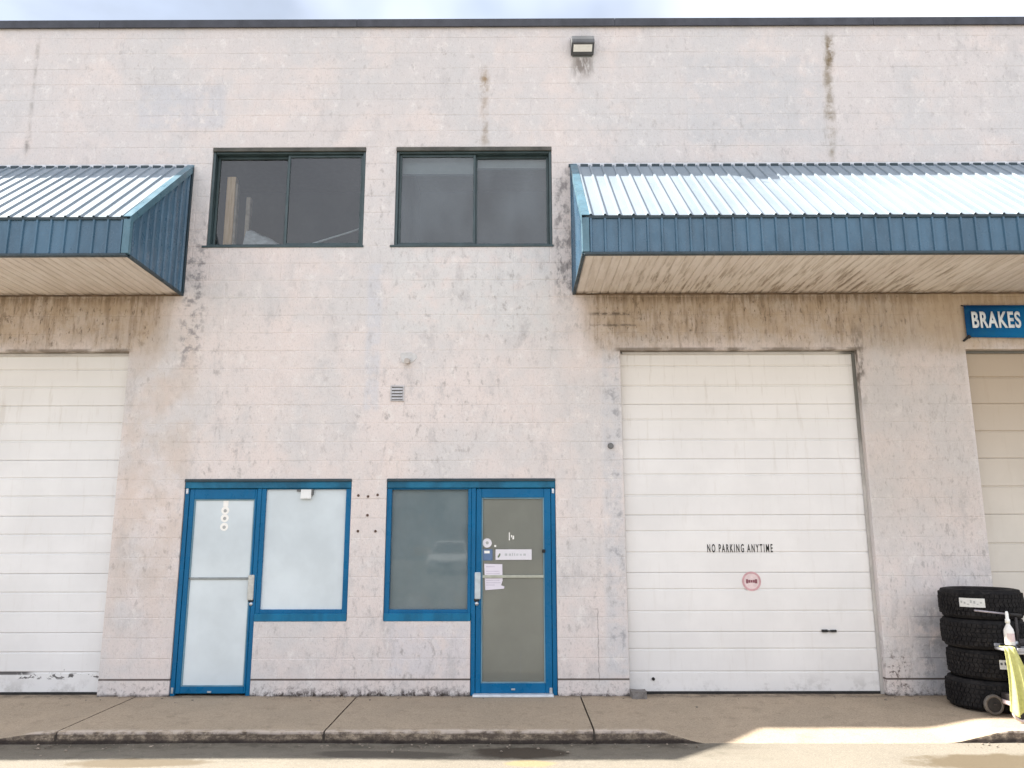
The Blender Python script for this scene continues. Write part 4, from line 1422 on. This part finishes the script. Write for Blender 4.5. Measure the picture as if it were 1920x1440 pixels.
def tyre(cx, cy, z0, h, rad, phase, label, grooves=4, tag_at=None):
    t = tag(empty('tyre', (cx, cy, z0), (0, 0, phase)), label, 'tyre', 'stacked black tyres')
    rim = rad * 0.60
    # carcass: rounded shoulders, bulging sidewalls, hollow centre
    prof = [(rim, h * 0.10), (rim + 0.01, h * 0.05), (rim + 0.05, h * 0.015), (rad * 0.82, 0.0), (rad * 0.92, h * 0.03), (rad - 0.022, h * 0.10), (rad - 0.012, h * 0.16),
            (rad - 0.008, h * 0.5), (rad - 0.012, h * 0.84), (rad - 0.022, h * 0.90), (rad * 0.92, h * 0.97), (rad * 0.82, h), (rim + 0.05, h * 0.985), (rim + 0.01, h * 0.95), (rim, h * 0.90),
            (rim + 0.012, h * 0.5)]
    bm = nb()
    lathe(bm, prof, 72)
    finish('carcass', bm, M_TYRE, t, True)
    # tread: rows of slanted blocks standing on the carcass
    bm = nb()
    nseg = 54
    rows = 5
    bandz0, bandz1 = h * 0.12, h * 0.88
    for r_ in range(rows):
        za = bandz0 + (bandz1 - bandz0) * r_ / rows + 0.004
        zb_ = bandz0 + (bandz1 - bandz0) * (r_ + 1) / rows - 0.004
        slant = (0.035 if r_ % 2 else -0.035) if r_ not in (0, rows - 1) else 0.0
        for s_ in range(nseg):
            a0 = 2 * math.pi * (s_ + 0.5 * (r_ % 2)) / nseg
            a1 = a0 + 2 * math.pi / nseg * 0.78
            def pt(a, z, r): return (r * math.cos(a), r * math.sin(a), z)
            ro = rad if r_ not in (0, rows - 1) else rad - 0.004
            ri = rad - 0.016
            c = []
            for rr in (ri, ro):
                c += [bm.verts.new(pt(a0, za, rr)), bm.verts.new(pt(a1, za, rr)), bm.verts.new(pt(a1 + slant, zb_, rr)), bm.verts.new(pt(a0 + slant, zb_, rr))]
            for q in ((4, 5, 6, 7), (0, 1, 5, 4), (1, 2, 6, 5), (2, 3, 7, 6), (3, 0, 4, 7)):
                bm.faces.new([c[i] for i in q])
    finish('tread', bm, M_TYRE, t)
    if tag_at:
        a0, a1, za, zb_, ink = tag_at
        bm = nb()
        n = 10
        ring = []
        for i in range(n + 1):
            a = a0 + (a1 - a0) * i / n - phase
            ring.append([bm.verts.new(((rad + 0.002) * math.cos(a), (rad + 0.002) * math.sin(a), zz)) for zz in (za, zb_)])
        for i in range(n):
            bm.faces.new((ring[i][0], ring[i + 1][0], ring[i + 1][1], ring[i][1]))
        finish('paper_label', bm, M_TYRELABEL, t)
        bm = nb()
        for k_ in range(ink):
            f0 = 0.06 + 0.88 * k_ / ink
            f1 = f0 + 0.88 / ink * random.uniform(0.45, 0.8)
            zc0 = za + (zb_ - za) * random.uniform(0.2, 0.5)
            zc1 = zc0 + (zb_ - za) * random.uniform(0.12, 0.4)
            q = []
            for f, zz in ((f0, zc0), (f1, zc0), (f1, zc1), (f0, zc1)):
                a = a0 + (a1 - a0) * f - phase
                q.append(bm.verts.new(((rad + 0.0032) * math.cos(a), (rad + 0.0032) * math.sin(a), zz)))
            bm.faces.new(q)
        finish('label_print', bm, M_LABELINK if ink < 5 else M_GREYPRINT, t)
    return t


TR, TH = 0.36, 0.268
tyre(4.455, -0.50, 0.002, TH, TR, 0.2, 'bottom tyre of the stack, resting on the sidewalk')
tyre(4.495, -0.50, 0.002 + TH, TH, TR, 1.3, 'second tyre from the ground, with a paper label beside the yellow cloth', tag_at=(R(252), R(270), TH * 0.42, TH * 0.72, 3))
tyre(4.465, -0.50, 0.002 + 2 * TH, TH, TR, 2.1, 'third tyre from the ground, plain tread under the labelled top tyre')
tyre(4.470, -0.50, 0.002 + 3 * TH, TH, TR, 0.7, 'top tyre of the stack with a long white paper label', tag_at=(R(212), R(246), TH * 0.42, TH * 0.72, 7))

# ------------------------------------------------------------------ service cart with bottle and cloth
M_CART = simple('cart_grey_metal', (0.40, 0.40, 0.42), 0.4, 0.5, 0.15, 20)
M_CARTDARK = simple('cart_dark_tray', (0.035, 0.03, 0.03), 0.6)
M_PINK = simple('pink_white_plastic', (0.62, 0.50, 0.50), 0.45, 0, 0.08, 20)
CX, CY = 4.30, -1.00
cart = tag(empty('service_cart', (CX, CY, 0)), 'small wheeled service cart at the right edge, loaded in front of the tyres', 'cart')
def part(name, dims, mat, bev=0.004):
    return boxo(name, dims, mat, cart, bev)
part('base_plate', (0.04, 0.62, -0.18, 0.16, 0.10, 0.135), M_PINK, 0.008)
part('lower_tray', (0.06, 0.60, -0.17, 0.15, 0.136, 0.19), M_CARTDARK, 0.006)
for (ux, uy) in ((0.15, -0.15), (0.15, 0.13), (0.59, -0.15), (0.59, 0.13)):
    bm = nb(); cyl(bm, (ux, uy, 0.12), (ux, uy, 0.565), 0.011, 0.011, 10)
    finish('upright', bm, M_CART, cart, True)
part('top_tray', (0.055, 0.62, -0.18, 0.16, 0.556, 0.580), M_CART, 0.006)
bm = nb()
frame_bars(bm, 0.0, 0.62, -0.0, 0.0, 0, 0, 0, 0, 0, 0) if False else None
box(bm, 0.055, 0.62, -0.185, -0.170, 0.581, 0.610, 0.003)
box(bm, 0.055, 0.62, 0.150, 0.165, 0.581, 0.610, 0.003)
box(bm, 0.605, 0.62, -0.169, 0.149, 0.581, 0.608, 0.003)
finish('tray_rim', bm, M_CART, cart)
def wheel(wx, wy, rad, tyre_m, hub_m):
    bm = nb()
    prof = [(rad * 0.72, -0.014), (rad * 0.92, -0.016), (rad, -0.008), (rad, 0.008), (rad * 0.92, 0.016), (rad * 0.72, 0.014)]
    lathe(bm, prof, 28)
    for v in bm.verts:
        v.co = Vector((v.co.x, v.co.z, v.co.y))
    w = finish('wheel', bm, tyre_m, cart, True)
    w.location = (wx, wy, rad)
    bm = nb(); cyl(bm, (0, -0.010, 0), (0, 0.010, 0), rad * 0.72, rad * 0.72, 20)
    finish('hub', bm, hub_m, w)
    bm = nb()
    box(bm, wx - 0.014, wx + 0.014, wy - 0.028, wy - 0.021, rad, 0.10, 0.002)
    box(bm, wx - 0.014, wx + 0.014, wy + 0.021, wy + 0.028, rad, 0.10, 0.002)
    finish('caster_fork', bm, M_CARTDARK, cart)
    return w
M_WHEELGREY = simple('worn_wheel_rubber', (0.10, 0.09, 0.08), 0.6, 0, 0.2, 20)
M_WHEELPALE = simple('pale_wheel_rubber', (0.50, 0.42, 0.41), 0.5, 0, 0.1, 20)
wheel(-0.03, 0.12, 0.088, M_WHEELGREY, M_BLACK)
wheel(0.045, -0.15, 0.080, M_WHEELPALE, M_BLACK)
wheel(0.58, 0.12, 0.075, M_WHEELGREY, M_CARTDARK)
wheel(0.60, -0.15, 0.075, M_WHEELPALE, M_CARTDARK)

# yellow cloth hung over the cart's end
bm = nb()
n, mrows = 22, 20
g = []
for i in range(n + 1):
    u = i / n
    col = []
    for j in range(mrows + 1):
        v = j / mrows                      # 0 at the top edge
        width = 0.10 + 0.085 * v
        x = -0.062 + width * (u - 0.10) + 0.012 * math.sin(v * 3)
        ln = 0.50 - 0.16 * smooth(0.45, 1.0, u) + 0.05 * math.sin(u * 5)
        zz = 0.605 - ln * v
        yy = -0.205 - 0.020 * v + 0.022 * math.sin(u * 15 + v * 1.2) * (0.25 + v)
        col.append(bm.verts.new((x, yy, zz)))
    g.append(col)
for i in range(n):
    for j in range(mrows):
        bm.faces.new((g[i][j], g[i + 1][j], g[i + 1][j + 1], g[i][j + 1]))
# flap that folds over the tray
top = [c[0] for c in g]
back = [bm.verts.new((v.co.x, v.co.y + 0.075, 0.622)) for v in top]
mid = [bm.verts.new((v.co.x, v.co.y + 0.012, 0.620)) for v in top]
for i in range(n):
    bm.faces.new((top[i], top[i + 1], mid[i + 1], mid[i]))
    bm.faces.new((mid[i], mid[i + 1], back[i + 1], back[i]))
r = bmesh.ops.extrude_face_region(bm, geom=bm.faces[:])
for q in r['geom']:
    if isinstance(q, bmesh.types.BMVert): q.co += Vector((0, 0.004, -0.002))
cloth = finish('cleaning_cloth', bm, simple('yellow_cloth', (0.56, 0.55, 0.22), 0.95, 0, 0.10, 40, 0.1), None, True, (CX, CY, 0))
tag(cloth, 'bright yellow cleaning cloth hanging from the end of the cart', 'cloth')

# white spray bottle on the tray
bot = tag(empty('spray_bottle', (CX + 0.065, CY - 0.07, 0.624)), 'white plastic bottle standing on the cart above the yellow cloth', 'bottle')
bm = nb()
lathe(bm, [(0.0, 0.0), (0.038, 0.0), (0.041, 0.006), (0.041, 0.11), (0.036, 0.135), (0.020, 0.165), (0.016, 0.175), (0.016, 0.185), (0.0, 0.185)], 24, closed=False)
finish('body', bm, simple('white_bottle_plastic', (0.74, 0.72, 0.70), 0.4, 0, 0.02, 10), bot, True)
bm = nb()
lathe(bm, [(0.0, 0.186), (0.020, 0.186), (0.020, 0.215), (0.014, 0.222), (0.013, 0.272), (0.009, 0.285), (0.0, 0.286)], 18, closed=False)
finish('cap', bm, simple('white_cap_plastic', (0.78, 0.78, 0.76), 0.4, 0, 0.02, 10), bot, True)
bm = nb()
va = []
for i in range(9):
    a = R(215 + i * 13)
    va.append((0.0418 * math.cos(a), 0.0418 * math.sin(a)))
a = [bm.verts.new((x, y, 0.03)) for x, y in va]; b = [bm.verts.new((x, y, 0.10)) for x, y in va]
for i in range(8):
    bm.faces.new((a[i], a[i + 1], b[i + 1], b[i]))
finish('bottle_label', bm, M_PINK, bot)

# black tools lying in the tray
def tool(loc, label, kind):
    t = tag(empty('air_tool', loc), label, 'tool')
    bm = nb(); cyl(bm, (0, 0, 0.05), (0.17, 0.03, 0.055), 0.035, 0.028, 14)
    finish('body', bm, M_CARTDARK, t, False)
    bm = nb(); cyl(bm, (0.10, 0.015, 0.03), (0.13, -0.01, 0.17), 0.020, 0.024, 12)
    finish('grip', bm, M_BLACK, t, False)
    bm = nb(); cyl(bm, (-0.05, -0.01, 0.049), (-0.001, 0, 0.05), 0.014, 0.018, 10)
    finish('nose', bm, M_SILVER, t, False)
    return t
tool((CX + 0.16, CY - 0.02, 0.585), 'black pistol grip tool lying in the cart tray beside the bottle', 'tool')
# long thin wrench that sticks out past the cart
lev = tag(empty('breaker_bar', (CX, CY + 0.06, 0)), 'long thin silver bar sticking out left across the tyres', 'bar')
bm = nb(); cyl(bm, (-0.145, 0.0, 0.905), (0.16, 0.0, 0.872), 0.0085, 0.0085, 10)
finish('shaft', bm, simple('dull_lilac_steel', (0.34, 0.31, 0.34), 0.4, 0.5), lev, True)
bm = nb(); cyl(bm, (0.161, 0, 0.872), (0.27, 0, 0.860), 0.015, 0.015, 10)
finish('grip', bm, M_BLACK, lev, True)
bm = nb(); cyl(bm, (0.22, 0.0, 0.57), (0.22, 0.0, 0.845), 0.012, 0.012, 10)
finish('stand', bm, M_CARTDARK, lev, True)

# ------------------------------------------------------------------ across the lot, behind the viewer: mirrored in the window glass
opp = tag(empty('backdrop_building', (0, -50, -0.105)), 'low grey building added across the lot as a dark backdrop for window reflections', 'building')  # unseen building added to darken the background of the window's reflection
M_OPP = simple('grey_render_wall', (0.26, 0.27, 0.28), 0.9, 0, 0.2, 0.4)
M_OPPDARK = simple('dark_loading_door', (0.05, 0.055, 0.06), 0.6)
boxo('wall', (-45, 45, -12, 0, 0, 5.4), M_OPP, opp, 0)
boxo('roof_edge', (-45.2, 45.2, -12.2, 0.15, 5.401, 5.75), M_OPPDARK, opp, 0)
for dx in (-21, -9, 9, 21):
    boxo('door', (dx - 1.9, dx + 1.9, 0.002, 0.06, 0.02, 3.8), M_OPPDARK, opp, 0.01)
for dx in (-15, -3, 3, 15):
    wf = boxo('window', (dx - 1.0, dx + 1.0, 0.002, 0.05, 1.3, 2.7), M_WHITE, opp, 0.01)
    boxo('pane', (dx - 0.9, dx + 0.9, 0.051, 0.06, 1.4, 2.6), M_OPPDARK, wf, 0)

car = tag(empty('parked_car', (-3.0, -29.0, -0.105)), 'white car parked across the lot, mirrored in the murky shop window', 'car')
M_CARW = simple('white_car_paint', (0.75, 0.75, 0.74), 0.25, 0, 0.02, 2, 0.5)
M_CARG = simple('dark_car_glass', (0.02, 0.023, 0.026), 0.08, 0, 0.1, 2, 0.5)
bm = nb()
# side outline, nose at +y
side = [(2.20, 0.28), (2.25, 0.45), (2.22, 0.62), (2.05, 0.74), (1.05, 0.92), (-1.55, 0.98), (-2.15, 0.95), (-2.25, 0.70), (-2.22, 0.32), (-1.9, 0.22), (1.9, 0.22)]
extrude_x(bm, side, -0.88, 0.88)
bmesh.ops.bevel(bm, geom=bm.edges[:], offset=0.045, segments=2, affect='EDGES', profile=0.5)
finish('body', bm, M_CARW, car, True)
def cabin(bm, y0, y1, ty0, ty1, z0, z1, w0, w1):
    v = [bm.verts.new(q) for q in ((-w0, y0, z0), (w0, y0, z0), (w0, y1, z0), (-w0, y1, z0), (-w1, ty0, z1), (w1, ty0, z1), (w1, ty1, z1), (-w1, ty1, z1))]
    for q in ((0, 1, 5, 4), (1, 2, 6, 5), (2, 3, 7, 6), (3, 0, 4, 7), (4, 5, 6, 7), (3, 2, 1, 0)):
        bm.faces.new([v[i] for i in q])
bm = nb(); cabin(bm, -1.75, 1.05, -1.05, 0.15, 0.93, 1.42, 0.80, 0.62)
finish('cabin_glass', bm, M_CARG, car)
bm = nb(); cabin(bm, -1.15, 0.25, -1.0, 0.12, 1.405, 1.47, 0.66, 0.58)
finish('roof', bm, M_CARW, car)
for sx in (-1, 1):
    bm = nb(); cyl(bm, (sx * 0.79, 1.0, 0.95), (sx * 0.62, 0.2, 1.42), 0.035, 0.03, 8)
    finish('pillar', bm, M_CARW, car)
    boxo('headlight', (sx * 0.64 - 0.16, sx * 0.64 + 0.16, 2.16, 2.262, 0.56, 0.68), M_SILVER, car, 0.02)
    bm = nb(); cyl(bm, (sx * 0.86, 0.62, 0.98), (sx * 1.02, 0.60, 1.0), 0.07, 0.08, 10)
    finish('mirror', bm, M_CARW, car)
    for wy in (-1.38, 1.38):
        bm = nb(); cyl(bm, (sx * 0.70, wy, 0.32), (sx * 0.895, wy, 0.32), 0.32, 0.32, 24)
        wv = finish('wheel', bm, M_BLACK, car)
        bm = nb(); cyl(bm, (sx * 0.896, wy, 0.32), (sx * 0.905, wy, 0.32), 0.20, 0.19, 20)
        finish('rim', bm, M_SILVER, wv)
boxo('grille', (-0.42, 0.42, 2.20, 2.268, 0.40, 0.60), M_BLACK, car, 0.01)

# grit and small stones swept into the gutter and along the foot of the wall
rnd = random.Random(11)
bm = nb()
for i in range(420):
    x = rnd.uniform(-4.6, 4.6)
    if rnd.random() < 0.72:
        if 1.5 < x < 3.6: continue
        y = -1.41 - abs(rnd.gauss(0, 0.14)); zg = -0.104
    else:
        y = -0.03 - abs(rnd.gauss(0, 0.10)); zg = walk_z(x, y)
    rr = rnd.choice((0.003, 0.004, 0.005, 0.006, 0.008, 0.011))
    v = bmesh.ops.create_icosphere(bm, subdivisions=1, radius=rr)['verts']
    sx, sy, sz = rnd.uniform(0.8, 1.5), rnd.uniform(0.7, 1.3), rnd.uniform(0.5, 0.8)
    for q in v:
        q.co = Vector((q.co.x * sx + x, q.co.y * sy + y, q.co.z * sz + zg + rr * 0.3))
grit = finish('gutter_grit', bm, simple('mixed_grit', (0.24, 0.20, 0.16), 0.9, 0, 0.6, 9))
tag(grit, 'loose grit and tiny stones swept along the kerb and wall foot', 'grit', None, 'stuff')
